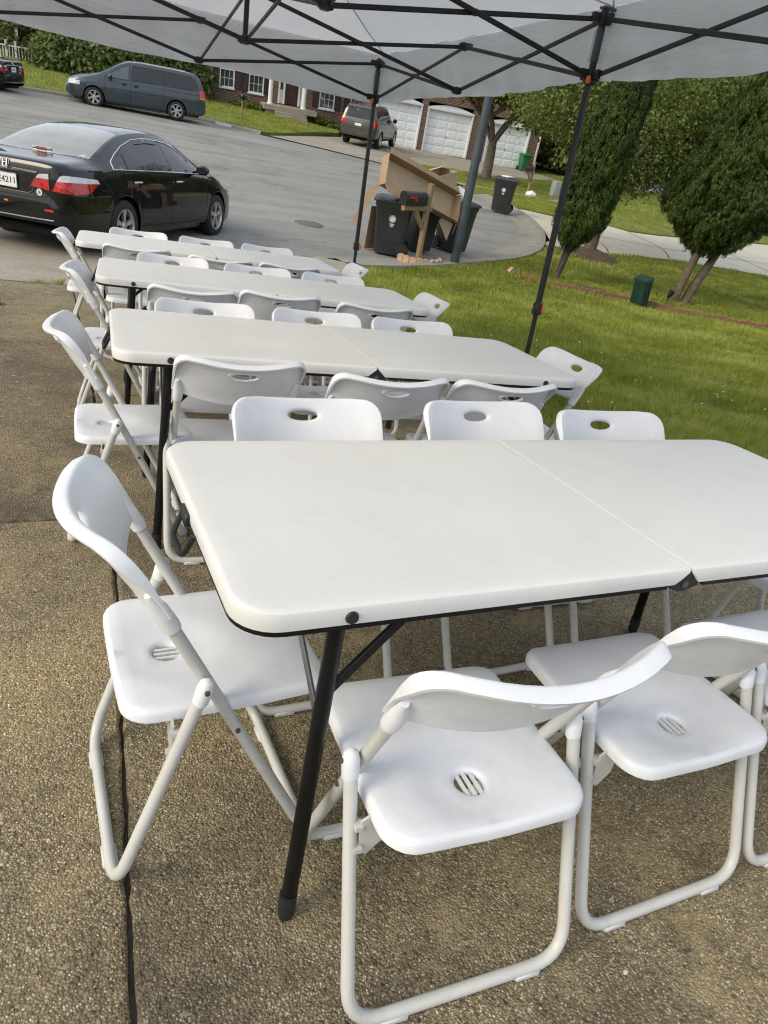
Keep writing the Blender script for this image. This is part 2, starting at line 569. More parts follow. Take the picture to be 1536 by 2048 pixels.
def dens(poly, step, closed=True):
    out = []
    n = len(poly)
    for i in range(n if closed else n - 1):
        a, b = Vector(poly[i]), Vector(poly[(i + 1) % n])
        k = max(1, int(round((b - a).length / step)))
        for j in range(k):
            out.append(tuple(a.lerp(b, j / k)))
    if not closed:
        out.append(tuple(poly[-1]))
    return out

def inset(poly, d):
    n = len(poly)
    ar = sum(poly[i][0] * poly[(i + 1) % n][1] - poly[(i + 1) % n][0] * poly[i][1] for i in range(n))
    sg = 1 if ar > 0 else -1
    out = []
    for i in range(n):
        a, b, c = Vector(poly[i - 1]), Vector(poly[i]), Vector(poly[(i + 1) % n])
        e1, e2 = (b - a), (c - b)
        if e1.length < 1e-9 or e2.length < 1e-9:
            out.append(tuple(b)); continue
        e1.normalize(); e2.normalize()
        n1, n2 = Vector((-e1.y, e1.x)) * sg, Vector((-e2.y, e2.x)) * sg
        m = n1 + n2
        if m.length < 1e-6:
            out.append(tuple(b)); continue
        m.normalize()
        k = max(.4, m.dot(n1))
        out.append(tuple(b + m * d / k))
    return out

def rrect(x0, x1, y0, y1, r, n=5):
    rs = r if isinstance(r, (list, tuple)) else (r,) * 4
    out = []
    for (cx, cy, a0, q) in ((x1, y0, -90, rs[0]), (x1, y1, 0, rs[1]), (x0, y1, 90, rs[2]), (x0, y0, 180, rs[3])):
        if q <= 0:
            out.append((cx, cy)); continue
        ox = cx - q if cx == x1 else cx + q
        oy = cy - q if cy == y0 and False else (cy + q if cy == y0 else cy - q)
        for k in range(n + 1):
            a = R(a0 + 90 * k / n)
            out.append((ox + q * math.cos(a), oy + q * math.sin(a)))
    return out

def ellipse(cx, cy, a, b, n=20):
    return [(cx + a * math.cos(2 * math.pi * k / n), cy + b * math.sin(2 * math.pi * k / n)) for k in range(n)]

def shell(mb, outline, holes, step, fmap, thick, skirt, bev, hskirt=None):
    """curved moulded sheet: fmap(u, v, off) -> 3D point, off measured along the sheet normal"""
    hskirt = thick if hskirt is None else hskirt
    lo = inset(outline, bev)
    hl = [inset(h, -bev) for h in holes]
    v2, f2 = cdt(lo, hl, step)
    mb.add([fmap(u, v, 0) for u, v in v2], f2)
    mb.add([fmap(u, v, -thick) for u, v in v2], [f[::-1] for f in f2])
    def loops(base, sg, sk):
        fk = sk if callable(sk) else (lambda u, v: sk)
        L = [(bev, 0, 0), (bev * .35, bev * .3, 0), (0, bev, 0), (0, 0, 1), (bev * .7, 0, 1), (bev, thick, 0)]
        n = len(base)
        vs_, fs_ = [], []
        for d, off, q in L:
            for (u, v), (bu, bv) in zip(inset(base, d * sg), base):
                vs_.append(fmap(u, v, -(max(fk(bu, bv), bev * 1.02) if q else off)))
        for i in range(len(L) - 1):
            for k in range(n):
                fs_.append((i * n + k, i * n + (k + 1) % n, (i + 1) * n + (k + 1) % n, (i + 1) * n + k))
        mb.add(vs_, fs_)
    loops(outline, 1, skirt)
    for h in holes:
        loops(h, -1, hskirt)
    return mb

def weld(mb, d=1e-4):
    bm = bmesh.new()
    me = bpy.data.meshes.new('tmp')
    me.from_pydata(mb.v, [], mb.f)
    bm.from_mesh(me)
    bmesh.ops.remove_doubles(bm, verts=bm.verts, dist=d)
    bm.verts.index_update()
    r = MB()
    r.v = [tuple(v.co) for v in bm.verts]
    r.f = [tuple(v.index for v in f.verts) for f in bm.faces]
    bm.free()
    bpy.data.meshes.remove(me)
    return r

def fillet(path, rad, n=5):
    """round the corners of a polyline"""
    P = [Vector(p) for p in path]
    out = [P[0]]
    for i in range(1, len(P) - 1):
        a, b, c = P[i - 1], P[i], P[i + 1]
        d1, d2 = (a - b).normalized(), (c - b).normalized()
        q = min(rad, (a - b).length * .48, (c - b).length * .48)
        p0, p1 = b + d1 * q, b + d2 * q
        for k in range(n + 1):
            t_ = k / n
            out.append(p0 * (1 - t_) ** 2 + b * 2 * t_ * (1 - t_) + p1 * t_ ** 2)
    out.append(P[-1])
    return out

def text_mesh(body, size, ext=.0015):
    cu = bpy.data.curves.new('lettering', 'FONT')
    cu.body = body
    cu.size = size
    cu.align_x = 'CENTER'
    cu.align_y = 'CENTER'
    cu.extrude = ext
    o = bpy.data.objects.new('lettering', cu)
    COL.objects.link(o)
    dg = bpy.context.evaluated_depsgraph_get()
    me = bpy.data.meshes.new_from_object(o.evaluated_get(dg))
    bpy.data.objects.remove(o)
    bpy.data.curves.remove(cu)
    return me
# ------------------------------------------------------------------ setting: ground sheets
def sheet(name, outline, zf, mat, step, holes=(), edge=None, skirt=0.0):
    ol = dens(outline, edge or step)
    v2, f2 = cdt(ol, holes, step)
    mb = MB()
    mb.add([(x, y, zf(x, y)) for x, y in v2], f2)
    if skirt:
        n = len(ol)
        mb.add([(x, y, zf(x, y)) for x, y in ol] + [(x, y, zf(x, y) - skirt) for x, y in ol], [(k, (k + 1) % n, n + (k + 1) % n, n + k) for k in range(n)])
    o = mb.build(name, mat, ang=30)
    return tag(o, kind='structure')

def offpoly(pl, d):
    out = []
    for i in range(len(pl)):
        a, b = Vector(pl[max(i - 1, 0)]), Vector(pl[min(i + 1, len(pl) - 1)])
        e = (b - a).normalized()
        out.append((pl[i][0] + e.y * d, pl[i][1] - e.x * d))
    return out

def catmull(pl, n=6):
    out = []
    for i in range(len(pl) - 1):
        p0, p1, p2, p3 = (Vector(pl[max(i - 1, 0)]), Vector(pl[i]), Vector(pl[i + 1]), Vector(pl[min(i + 2, len(pl) - 1)]))
        for k in range(n):
            t_ = k / n
            out.append(tuple(.5 * ((2 * p1) + (p2 - p0) * t_ + (2 * p0 - 5 * p1 + 4 * p2 - p3) * t_ ** 2 + (3 * p1 - p0 - 3 * p2 + p3) * t_ ** 3)))
    out.append(tuple(pl[-1]))
    return out

# base terrain out to the horizon
mb = MB()
xs = [-300, -120, -60, -30, -12, -6, 0, 4, 8, 12, 16, 20, 24, 28, 32, 36, 42, 50, 60, 80, 120, 300]
ys = [-200, -60, -20, -6, 0, 4, 7, 9, 11, 14, 18, 22, 26, 30, 34, 38, 42, 48, 56, 70, 90, 140, 400]
mb.add([(x, y, max(zg(x, y), -3.2) - .30 + hill(x, y) * .97) for y in ys for x in xs],
       [(j * len(xs) + i, j * len(xs) + i + 1, (j + 1) * len(xs) + i + 1, (j + 1) * len(xs) + i) for j in range(len(ys) - 1) for i in range(len(xs) - 1)])
tag(mb.build('terrain', 'lawn_far'), kind='structure')

NEAR = catmull([(-40, -4), (-12, 6.0), (-5.5, 8.4), (-1.6, 9.75), (.5, 10.3), (3.17, 10.83), (3.9, 11.03), (5, 11.5), (7.2, 12.7), (8.3, 13.45), (9.4, 14.5), (10.5, 15.95), (11.4, 17.4), (12.3, 19.4), (13.0, 21.6), (13.3, 23.6), (13.15, 26.5)], 4)
BULB = catmull([(13.15, 26.5), (12.4, 28.0), (11.3, 29.3), (9.9, 30.6), (8.6, 31.5), (7.6, 32.1)], 4)
FAR = catmull([(7.6, 32.1), (6.6, 32.9), (5.6, 33.5), (4, 33.75), (.3, 33.4), (-2.1, 32.5), (-12, 27.6), (-40, 13)], 4)
street = NEAR + BULB[1:] + FAR[1:]
sheet('street', street, lambda x, y: zs(x, y) if y > 11.5 else zg(x, y), 'asphalt', 1.6, edge=.8)

# driveway: separate slabs on a dark bed, open joints between them
bed = sheet('driveway', [(-5.6, -6), (1.80, -6), (1.80, 6.9), (-5.6, 6.95)], lambda x, y: zd(x, y) - .016, 'dirt', None, edge=1.2)
def seam(y):
    P = [(-6, -1.40), (-.46, -1.065), (-.1, -1.04), (.88, -.965), (1.47, -.935), (2.45, -.895), (4.4, -.86), (7, -.83)]
    for (y0, x0), (y1, x1) in zip(P, P[1:]):
        if y <= y1:
            return x0 + (x1 - x0) * (y - y0) / (y1 - y0)
    return P[-1][1]
def slab(x0, x1, y0, y1, gap=.0042, tone=(1, 1, 1, 1)):
    lo, hi = y0 + gap * 1.3, y1 - gap * 1.3
    fx0 = (lambda y: seam(y) + gap) if x0 == 's' else (lambda y: x0 + gap)
    fx1 = (lambda y: seam(y) - gap) if x1 == 's' else (lambda y: x1 - gap)
    def pts(side, a, b):
        n = max(2, int(abs(b - a) / .035))
        return [(side(a + (b - a) * k / n), a + (b - a) * k / n) for k in range(n)]
    ol = []
    a, b = fx0(lo), fx1(lo)
    n = max(2, int((b - a) / .06))
    ol += [(a + (b - a) * k / n, lo) for k in range(n)]
    ol += pts(fx1, lo, hi)
    a, b = fx1(hi), fx0(hi)
    n = max(2, int((a - b) / .06))
    ol += [(a + (b - a) * k / n, hi) for k in range(n)]
    ol += pts(fx0, hi, lo)
    ol = [(x + random.gauss(0, .0016), y + random.gauss(0, .0016)) for x, y in ol]
    L = [(inset(ol, .010), 0.0), (inset(ol, .004), -.0028), (ol, -.009), (ol, -.05)]
    L = [([(x + random.gauss(0, .0012), y + random.gauss(0, .0012)) for x, y in pl], z) for pl, z in L]
    n = len(ol)
    mb = MB()
    vs_ = [(x, y, z) for pl, z in L for x, y in pl]
    mb.add(vs_, [(i * n + k, i * n + (k + 1) % n, (i + 1) * n + (k + 1) % n, (i + 1) * n + k) for i in range(3) for k in range(n)] + [tuple(range(n))])
    o = link('slab', mb.mesh('slab', 'aggregate', smooth_=False), bed, MP.to_4x4())
    o.color = tone                      # farther left pours are stained; extra daylight is painted into the near left ones
for y0, y1 in ((-6, -1.55), (-1.55, 1.5), (1.5, 4.36), (4.36, 6.9)):
    slab(-3.9, 's', y0, y1, tone=(1.28, 1.24, 1.14, 1) if y1 < 1.6 else ((.84, .81, .77, 1) if y1 < 4.4 else (.86, .84, .80, 1)))
for y0, y1 in ((-6, 3.15), (3.15, 6.88)):
    slab('s', 1.78, y0, y1, tone=(1.02, 1.0, .95, 1))
slab(-5.6, -3.9, -6, 6.95)
# apron between driveway and street
apron = sheet('driveway_apron', [(-5.6, 6.90), (1.78, 6.78), (2.4, 8.2), (3.1, 9.4), (3.62, 10.2), (3.75, 10.55), (3.17, 10.88), (.5, 10.34), (-1.6, 9.79), (-5.5, 8.44)], lambda x, y: zg(x, y) + .004, 'concrete', .35, edge=.25)

# gutter and curb strips of the street
def strip(name, pl, prof, zf, mat, kind='structure'):
    mb = MB()
    n = len(prof)
    vs_ = []
    cols = [offpoly(pl, d) for d, _ in prof]
    for i in range(len(pl)):
        for (d, h), c in zip(prof, cols):
            vs_.append((c[i][0], c[i][1], zf(*c[i]) + h))
    mb.add(vs_, [(i * n + k, i * n + k + 1, (i + 1) * n + k + 1, (i + 1) * n + k) for i in range(len(pl) - 1) for k in range(n - 1)])
    o = mb.build(name, mat, ang=50)
    return tag(o, kind=kind) if kind else o
gut = [p for p in NEAR if p[0] > 3.3 and p[1] < 24]
strip('gutter', gut, [(-.02, .006), (.30, .010), (.46, .05), (.60, .085), (.74, .085), (.76, -.1)], zg, 'curb_concrete')
cz = lambda x, y: zs(x, y)
fc = [p for p in FAR if p[0] > -39]
segs = 0
curb = tag(MB().build('far_curb', 'curb_concrete'), kind='structure')
pl = dens(fc, 2.4, closed=False)
for a, b in zip(pl, pl[1:]):
    if a[0] < -8:
        continue
    m_ = Vector(a).lerp(Vector(b), .004), Vector(a).lerp(Vector(b), .996)
    sgm = strip('curb_stone', [tuple(m_[0]), tuple(m_[1])], [(-.36, .004), (-.02, .012), (0, .11), (.03, .135), (.16, .138), (.17, -.1)], cz, 'curb_concrete', kind=None)
    sgm.parent = curb
# painted house number panel on the far curb
p = Vector((6.55, 32.93)); q = Vector((5.95, 33.31))
mbp = MB()
e = (q - p).normalized(); nn = Vector((e.y, -e.x))
for k, (z0, z1, o0, o1) in enumerate(((.02, .112, -.026, -.006),)):
    pass
mbp.add([(p.x - nn.x * .028, p.y - nn.y * .028, cz(*p) + .02), (q.x - nn.x * .028, q.y - nn.y * .028, cz(*q) + .02), (q.x - nn.x * .006, q.y - nn.y * .006, cz(*q) + .118), (p.x - nn.x * .006, p.y - nn.y * .006, cz(*p) + .118)], [(0, 1, 2, 3)])
o = mbp.build('number_panel', 'white_paint', curb, smooth_=False)

# neighbour driveway (pale), far driveway in front of the garages, narrow walk
sheet('neighbour_driveway', [(10.35, 14.75), (11.7, 14.72), (12.9, 14.82), (15.5, 15.2), (18.9, 14.65), (30, 11.5), (46, 8), (46, 26), (36, 24.4), (27.8, 22.34), (21.7, 20.5), (18.95, 19.75), (17.46, 19.6), (17.0, 20.6), (17.6, 22.2), (18.32, 22.6), (18.0, 23.2), (14.9, 20.45), (14.0, 21.0), (13.75, 21.0), (13.05, 19.0), (12.15, 17.1), (11.25, 15.5)], lambda x, y: zl(x, y, .045), 'concrete_pale', 1.0, edge=.5)
for pts_ in ([(12.8, 14.9), (13.6, 16.4), (13.2, 18.2)], [(15.4, 15.3), (16.6, 17.0), (17.4, 19.5)], [(13.3, 18.2), (16.5, 17.1), (22, 17.0), (30, 17.5)], [(19.5, 14.8), (20.4, 17.0), (21.5, 20.3)]):
    strip('driveway_joint', catmull(pts_, 6), [(-.018, .049), (.018, .049)], lambda x, y: zl(x, y, 0), 'dirt')
sheet('far_driveway', [(8.0, 32.2), (9.0, 31.4), (10.0, 30.65), (11.0, 29.7), (11.9, 28.7), (12.4, 28.2), (14.6, 31.2), (17.8, 31.7), (20.0, 32.4), (26.6, 36.5), (26.9, 39.9), (15.2, 41.2), (14.2, 40.2), (13.7, 39.0), (10.6, 35.4)], lambda x, y: zg(x, y) + .03, 'concrete', 1.2, edge=.6)
for pts_ in ([(10.9, 30.0), (14.6, 33.6), (18.6, 37.0), (21.3, 39.9)], [(13.1, 35.5), (16.6, 34.0), (20.3, 33.0)], [(15.0, 38.0), (20, 36.5), (26.6, 37.2)]):
    strip('driveway_joint', catmull(pts_, 6), [(-.02, .034), (.02, .034)], zg, 'dirt')
sheet('walk', [(13.8, 25.5), (16.0, 25.4), (17.9, 24.6), (20.4, 26.2), (20.2, 26.8), (17.8, 25.3), (16.1, 26.1), (13.9, 26.2)], lambda x, y: zl(x, y, .06), 'concrete', 1.0, edge=.5)

# lawns
outer = [p for p in offpoly(gut, .75)]
LN = [(1.80, -6), (40, -6), (40, 8.9), (30, 11.6), (18.9, 14.6), (15.5, 15.15), (12.9, 14.78), (11.7, 14.68), (10.6, 14.68)] + [p for p in reversed(outer) if p[1] < 14.0 and p[0] > 3.8] + [(3.62, 10.2), (3.1, 9.4), (2.4, 8.2), (1.80, 6.8)]
def nz(x, y):
    return .012 * math.sin(x * 2.1 + 1.3 * math.sin(y * 1.7)) * math.sin(y * 2.6 + x * .7)
zlawn = lambda x, y: zl(x, y, .035 + nz(x, y))
sheet('front_lawn', LN, zlawn, 'lawn_soil', .8, edge=.4, skirt=.15)
LF = [(-39, 12.4)] + [p for p in reversed(offpoly(FAR, .17))][1:] + [(8.2, 32.5), (10.5, 35.5), (13.6, 39.1), (14.3, 41), (15, 60), (-60, 60), (-60, 12)]
sheet('far_lawn', LF, lambda x, y: zg(x, y) + .135 + hill(x, y), 'lawn_far', 2.4, edge=1.2, skirt=.2)
LB = [(13.9, 26.3), (16.1, 26.2), (17.8, 25.4), (20.2, 26.9), (27, 31), (27.4, 39.5), (26.7, 39.9), (26.6, 36.4), (20.0, 32.3), (17.8, 31.6), (14.6, 31.1), (12.5, 28.1), (13.3, 26.9)]
sheet('island_lawn', LB, lambda x, y: zl(x, y, .05), 'lawn_far', 1.6, edge=.8, skirt=.15)
LC = [(13.75, 21.1), (14.9, 20.6), (17.9, 23.4), (19.6, 24.6), (17.85, 24.5), (15.95, 25.3), (13.9, 25.4), (13.9, 23.6), (13.7, 22.0)]
sheet('corner_lawn', LC, lambda x, y: zl(x, y, .07), 'lawn_far', 1.0, edge=.6, skirt=.15)
LD = [(17.5, 19.65), (18.95, 19.8), (21.7, 20.55), (27.8, 22.4), (36, 24.45), (60, 28), (90, 60), (60, 90), (27.6, 60), (27.6, 39.5), (27.2, 31), (20.5, 26.2), (18.4, 23.2), (18.35, 22.6), (17.65, 22.2), (17.05, 20.6)]
sheet('hillside_lawn', LD, lambda x, y: zl(x, y, .08), 'lawn_far', 2.2, edge=1.1, skirt=.15)

# grass blades (uncountable, one object per lawn)
def polybb(poly):
    a = np.array(poly)
    return a.min(0), a.max(0)
def inpoly(P, poly):
    r = np.zeros(len(P), bool)
    n = len(poly)
    j = n - 1
    for i in range(n):
        xi, yi = poly[i]; xj, yj = poly[j]
        c = ((yi > P[:, 1]) != (yj > P[:, 1])) & (P[:, 0] < (xj - xi) * (P[:, 1] - yi) / (yj - yi + 1e-12) + xi)
        r ^= c
        j = i
    return r
def blades(name, label, poly, zf, n, hgt, wid, lim, dref=6.0, mat='grass_blade'):
    lo, hi = polybb(poly)
    lo = np.maximum(lo, lim[0]); hi = np.minimum(hi, lim[1])
    got = []
    tot = 0
    while tot < n:
        P = rng.uniform(lo, hi, (n * 3, 2))
        d = np.hypot(P[:, 0] - CAMP.x, P[:, 1] - CAMP.y)
        k = rng.random(len(P)) < np.clip(dref / d, 0, 1) ** 1.6
        P = P[k]
        P = P[inpoly(P, poly)]
        got.append(P); tot += len(P)
    P = np.concatenate(got)[:n]
    d = np.hypot(P[:, 0] - CAMP.x, P[:, 1] - CAMP.y)
    z = np.array([zf(x, y) for x, y in P])
    cl = .75 + .35 * np.sin(P[:, 0] * 3.1 + 2 * np.sin(P[:, 1] * 2.3)) * np.sin(P[:, 1] * 3.7) + .25 * rng.random(n)
    h = hgt * cl * rng.uniform(.6, 1.25, n)
    w = wid * np.clip(d / dref, .8, 4) * rng.uniform(.7, 1.3, n)
    a = rng.uniform(0, 2 * np.pi, n)
    la = rng.uniform(0, 2 * np.pi, n); ln = h * rng.uniform(.1, .75, n)
    V = np.zeros((n, 3, 3))
    V[:, 0] = np.stack([P[:, 0] - np.cos(a) * w, P[:, 1] - np.sin(a) * w, z - .01], 1)
    V[:, 1] = np.stack([P[:, 0] + np.cos(a) * w, P[:, 1] + np.sin(a) * w, z - .01], 1)
    V[:, 2] = np.stack([P[:, 0] + np.cos(la) * ln, P[:, 1] + np.sin(la) * ln, z + h], 1)
    me = npmesh(name, V.reshape(-1, 3), np.arange(n * 3).reshape(-1, 3), mat)
    return tag(link(name, me), label, 'grass', kind='stuff')
def npmesh(name, V, F, mat, smooth_=False):
    me = bpy.data.meshes.new(name)
    k = F.shape[1]
    me.vertices.add(len(V)); me.vertices.foreach_set('co', V.astype(np.float32).ravel())
    me.loops.add(F.size); me.loops.foreach_set('vertex_index', F.astype(np.int32).ravel())
    me.polygons.add(len(F)); me.polygons.foreach_set('loop_start', np.arange(0, F.size, k, dtype=np.int32))
    if smooth_:
        me.polygons.foreach_set('use_smooth', np.ones(len(F), bool))
    me.update(calc_edges=True)
    me.materials.append(MATS[mat])
    return me
blades('grass', 'lush green grass on the lawn beside the tables', LN, zlawn, 330000, .070, .0042, ((1.6, 1.2), (19, 15.2)), 5.5)
blades('grass', 'mown green grass on the sloping lawn behind the pale driveway', LD, lambda x, y: zl(x, y, .08), 60000, .07, .006, ((16, 19), (46, 44)), 14)
blades('grass', 'mown grass on the lawn in front of the brick house', LF, lambda x, y: zg(x, y) + .135 + hill(x, y), 45000, .08, .006, ((-6, 31), (14.3, 44)), 14)
blades('grass', 'mown grass on the strip in front of the garages', LB, lambda x, y: zl(x, y, .05), 22000, .07, .006, ((12, 24), (28, 40)), 14)
blades('grass', 'mown grass on the corner by the second mailbox', LC, lambda x, y: zl(x, y, .07), 12000, .07, .006, ((12, 20), (20, 26)), 14)

# small stones standing proud of the concrete near the camera
n = 8200
Pn = np.stack([rng.uniform(-1.9, 1.7, n), rng.uniform(-1.6, 4.4, n)], 1)
keep = np.abs(Pn[:, 0] - np.array([seam(y) for y in Pn[:, 1]])) > .014
Pn = Pn[keep]
n = len(Pn)
oct_ = np.array([(1, 0, 0), (.3, .95, 0), (-.8, .6, 0), (-.8, -.6, 0), (.3, -.95, 0), (.1, .1, .8), (0, 0, -1.)])
of_ = np.array([(0, 1, 5), (1, 2, 5), (2, 3, 5), (3, 4, 5), (4, 0, 5)])
sz = np.exp(rng.normal(-5.75, .42, n))
bigp = rng.random(n) < .035
sz[bigp] = rng.uniform(.006, .011, bigp.sum())
an = rng.uniform(0, 6.28, n)
V = np.repeat(oct_[None], n, 0) * sz[:, None, None]
V[:, :, 1] *= rng.uniform(.5, .9, n)[:, None]
V[:, :, 2] *= rng.uniform(.35, .7, n)[:, None]
V += rng.normal(0, .12, V.shape) * sz[:, None, None]
x = V[:, :, 0] * np.cos(an)[:, None] - V[:, :, 1] * np.sin(an)[:, None]
y = V[:, :, 0] * np.sin(an)[:, None] + V[:, :, 1] * np.cos(an)[:, None]
V[:, :, 0] = x + Pn[:, 0][:, None]; V[:, :, 1] = y + Pn[:, 1][:, None]
F = (of_[None] + np.arange(n)[:, None, None] * 7).reshape(-1, 3)
Vw = V.reshape(-1, 3) @ np.array(MP).T
t = NT('pebble')
ri = t.n('ShaderNodeNewGeometry').outputs['Random Per Island']
t.set(color=t.ramp(ri, [(.0, (.07, .055, .04)), (.3, (.19, .155, .105)), (.6, (.28, .235, .16)), (.85, (.42, .37, .28)), (.98, (.62, .59, .50))]), rough=.85)
ob = link('exposed_pebbles', npmesh('exposed_pebbles', Vw, F, 'pebble'))
tag(ob, 'small pale pebbles standing proud of the driveway concrete', 'pebbles', kind='stuff')
# debris and weeds in the joint
def tuft(name, label, x, y, n, h, cat='weed', grp=None):
    z = zg(x, y)
    V = []
    for k in range(n):
        a = random.uniform(0, 6.28); l = random.uniform(.3, 1) * h; r = random.uniform(0, .05)
        bx, by = x + r * math.cos(a), y + r * math.sin(a)
        w = .006
        V += [(bx - w, by, z), (bx + w, by, z), (bx + math.cos(a) * l * .6, by + math.sin(a) * l * .6, z + l)]
    me = npmesh(name, np.array(V), np.arange(len(V)).reshape(-1, 3), 'grass_blade')
    tag(link(name, me), label, cat, grp)
tuft('weed', 'larger green weed in the seam where the driveway meets the apron', -.98, 6.86, 26, .09, grp='weeds in the driveway seam')
tuft('weed', 'fainter low weed left of the larger one in the driveway seam', -1.16, 6.87, 14, .05, grp='weeds in the driveway seam')
# ------------------------------------------------------------------ folding tables
TL, TW, TH = 1.83, .744, .74
def make_table(label):
    root = thing('folding_table', label, 'table', group='white folding tables under the canopy')
    th = .036
    for sx in (-1, 1):
        r = .075
        # outline of one half, fold edge at x=0
        g = .0012
        if sx < 0:
            ol = rrect(-TL / 2, -g, -TW / 2, TW / 2, (0, 0, r, r), 7)
        else:
            ol = rrect(g, TL / 2, -TW / 2, TW / 2, (r, r, 0, 0), 7)
        ol = dens(ol, .12)
        mb = MB()
        n = len(ol)
        L = [(.04, 0.0), (.012, 0.0), (.006, -.0012), (.002, -.0045), (0, -.010), (0, -.026), (.0015, -th)]
        vs_ = []
        for d, z in L:
            lp = inset(ol, d)
            for k, (x, y) in enumerate(lp):
                if abs(ol[k][0]) < .004:                       # fold edge: nearly sharp, cut back below
                    x = sx * (g + (.03 if d > .03 else (.0016 if z == 0 else .0008)))
                    dd = max(0.0, -z - .008)
                    x = sx * (abs(x) + dd * 1.15 * (1 if abs(y) > TW / 2 - .03 else .2))
                    if d < .012:
                        x = sx * abs(x)
                vs_.append((x, y, TH + z))
        fs_ = [(i * n + k, i * n + (k + 1) % n, (i + 1) * n + (k + 1) % n, (i + 1) * n + k) for i in range(len(L) - 1) for k in range(n)]
        fs_ += [tuple(range(n)), tuple((len(L) - 1) * n + k for k in range(n - 1, -1, -1))]
        mb.add(vs_, fs_)
        mb.build('tabletop', 'table_plastic', root, ang=30)
        mt = MB()                                              # black steel rim under the edge
        x0, x1 = (-TL / 2 + .003, -.05) if sx < 0 else (.05, TL / 2 - .003)
        rr = (0, 0, r, r) if sx < 0 else (r, r, 0, 0)
        o2 = rrect(x0, x1, -TW / 2 + .003, TW / 2 - .003, rr, 7)
        o3 = inset(o2, .02)
        n2 = len(o2)
        vs_ = [(x, y, z) for pl, z in ((o2, TH - th + .001), (o2, TH - th - .010), (o3, TH - th - .010), (o3, TH - th + .001)) for x, y in pl]
        mt.add(vs_, [(i * n2 + k, i * n2 + (k + 1) % n2, ((i + 1) % 4) * n2 + (k + 1) % n2, ((i + 1) % 4) * n2 + k) for i in range(4) for k in range(n2)])
        mt.build('edge_rim', 'black_steel', root, ang=30)
        mf = MB()
        for yy in (-.30, .30):
            mf = MB()
            mf.bar((sx * .06, yy, TH - th - .008), (sx * .80, yy, TH - th - .008), .022, .020)
            mf.build('side_rail', 'black_steel', root)
        lx = sx * .735
        for sy in (-1, 1):
            ml = MB()
            top = Vector((lx, sy * .325, TH - th - .012)); bot = Vector((sx * .765, sy * .342, .012))
            ml.tube([top, top.lerp(bot, .5), bot], .0155, 12)
            lg = ml.build('leg', 'black_steel', root)
            mcap = MB(); mcap.tube([bot + Vector((0, 0, .05)), bot + Vector((0, 0, .004)), bot - Vector((0, 0, .012))], [.0178, .0178, .015], 12)
            mcap.build('foot_cap', 'black_plastic', lg)
            mr = MB(); mr.lathe([(.0005, -.0045), (.010, -.004), (.0115, 0), (.0115, .004)], 14, axis='Y')
            q = mr.build('rivet', 'black_plastic', root)
            q.location = (sx * .733, sy * (TW / 2 + .0005), TH - .022)
            q.rotation_euler = (0, 0, 0 if sy < 0 else math.pi)
        mc = MB()
        pm = Vector((sx * .738, 0, .655))
        mc.tube([pm + Vector((0, -.32, 0)), pm + Vector((0, .32, 0))], .0125, 10)
        mc.build('crossbar', 'black_steel', root)
        for yy in (-.10, .10):
            mb_ = MB()
            mb_.bar((sx * .752, yy * 3.2, .50), (sx * .742, yy * .7, .655), .020, .006, (1, 0, 0))
            mb_.build('brace', 'grey_steel', root)
        mb_ = MB(); mb_.bar((sx * .75, -.325, .52), (sx * .56, -.30, TH - th - .01), .018, .012, (0, 1, 0)); mb_.build('brace', 'black_steel', root)
        mb_ = MB(); mb_.bar((sx * .75, .325, .52), (sx * .56, .30, TH - th - .01), .018, .012, (0, 1, 0)); mb_.build('brace', 'black_steel', root)
    for sy in (-1, 1):                                         # hinge seen in the notch under the fold
        mh = MB()
        pr = [(-.040, -.037), (-.015, -.012), (0, -.009), (.015, -.012), (.040, -.036), (.036, -.046), (.012, -.054), (-.010, -.056), (-.032, -.050)]
        n = len(pr)
        vs_ = [(x, sy * y, TH + z) for y in (TW / 2 - .006, TW / 2 - .03) for x, z in pr]
        mh.add(vs_, [tuple(range(n)), tuple(range(2 * n - 1, n - 1, -1))] + [(k, (k + 1) % n, n + (k + 1) % n, n + k) for k in range(n)])
        hg = mh.build('hinge', 'black_plastic', root, smooth_=False)
        mp_ = MB(); mp_.lathe([(.0005, -.003), (.008, -.002), (.008, .004)], 12, axis='Y')
        pp = mp_.build('hinge_pin', 'grey_steel', hg); pp.location = (.0, sy * (TW / 2 - .005), TH - .040)
    ml = MB()                                                  # carrying handle hanging at the left end
    ml.tube(fillet([(-TL / 2 - .004, -.055, TH - .03), (-TL / 2 - .022, -.05, TH - .075), (-TL / 2 - .024, .05, TH - .075), (-TL / 2 - .004, .055, TH - .03)], .02), .006, 8)
    ml.box((-TL / 2 - .003, .035, TH - .03), (.012, .06, .026), bev=.003)
    ml.build('handle', 'black_plastic', root)
    remember(root)
    return root

TABS = [(0, 0, 0, 'nearest white folding table, with its centre fold and one black leg in front'),
        (-.01, 1.503, -.070, 'second white folding table from the camera, seen whole'),
        (.051, 2.996, -.101, 'third white folding table from the camera, second closest to the black car'),
        (.023, 4.422, -.089, 'farthest white folding table, beside the black car')]
tab0 = make_table(TABS[0][3])
for i, (x, y, a, lb) in enumerate(TABS):
    o = tab0 if i == 0 else copy_tree(tab0)
    o.matrix_world = PM(x, y, 0, a)
    o['label'] = lb

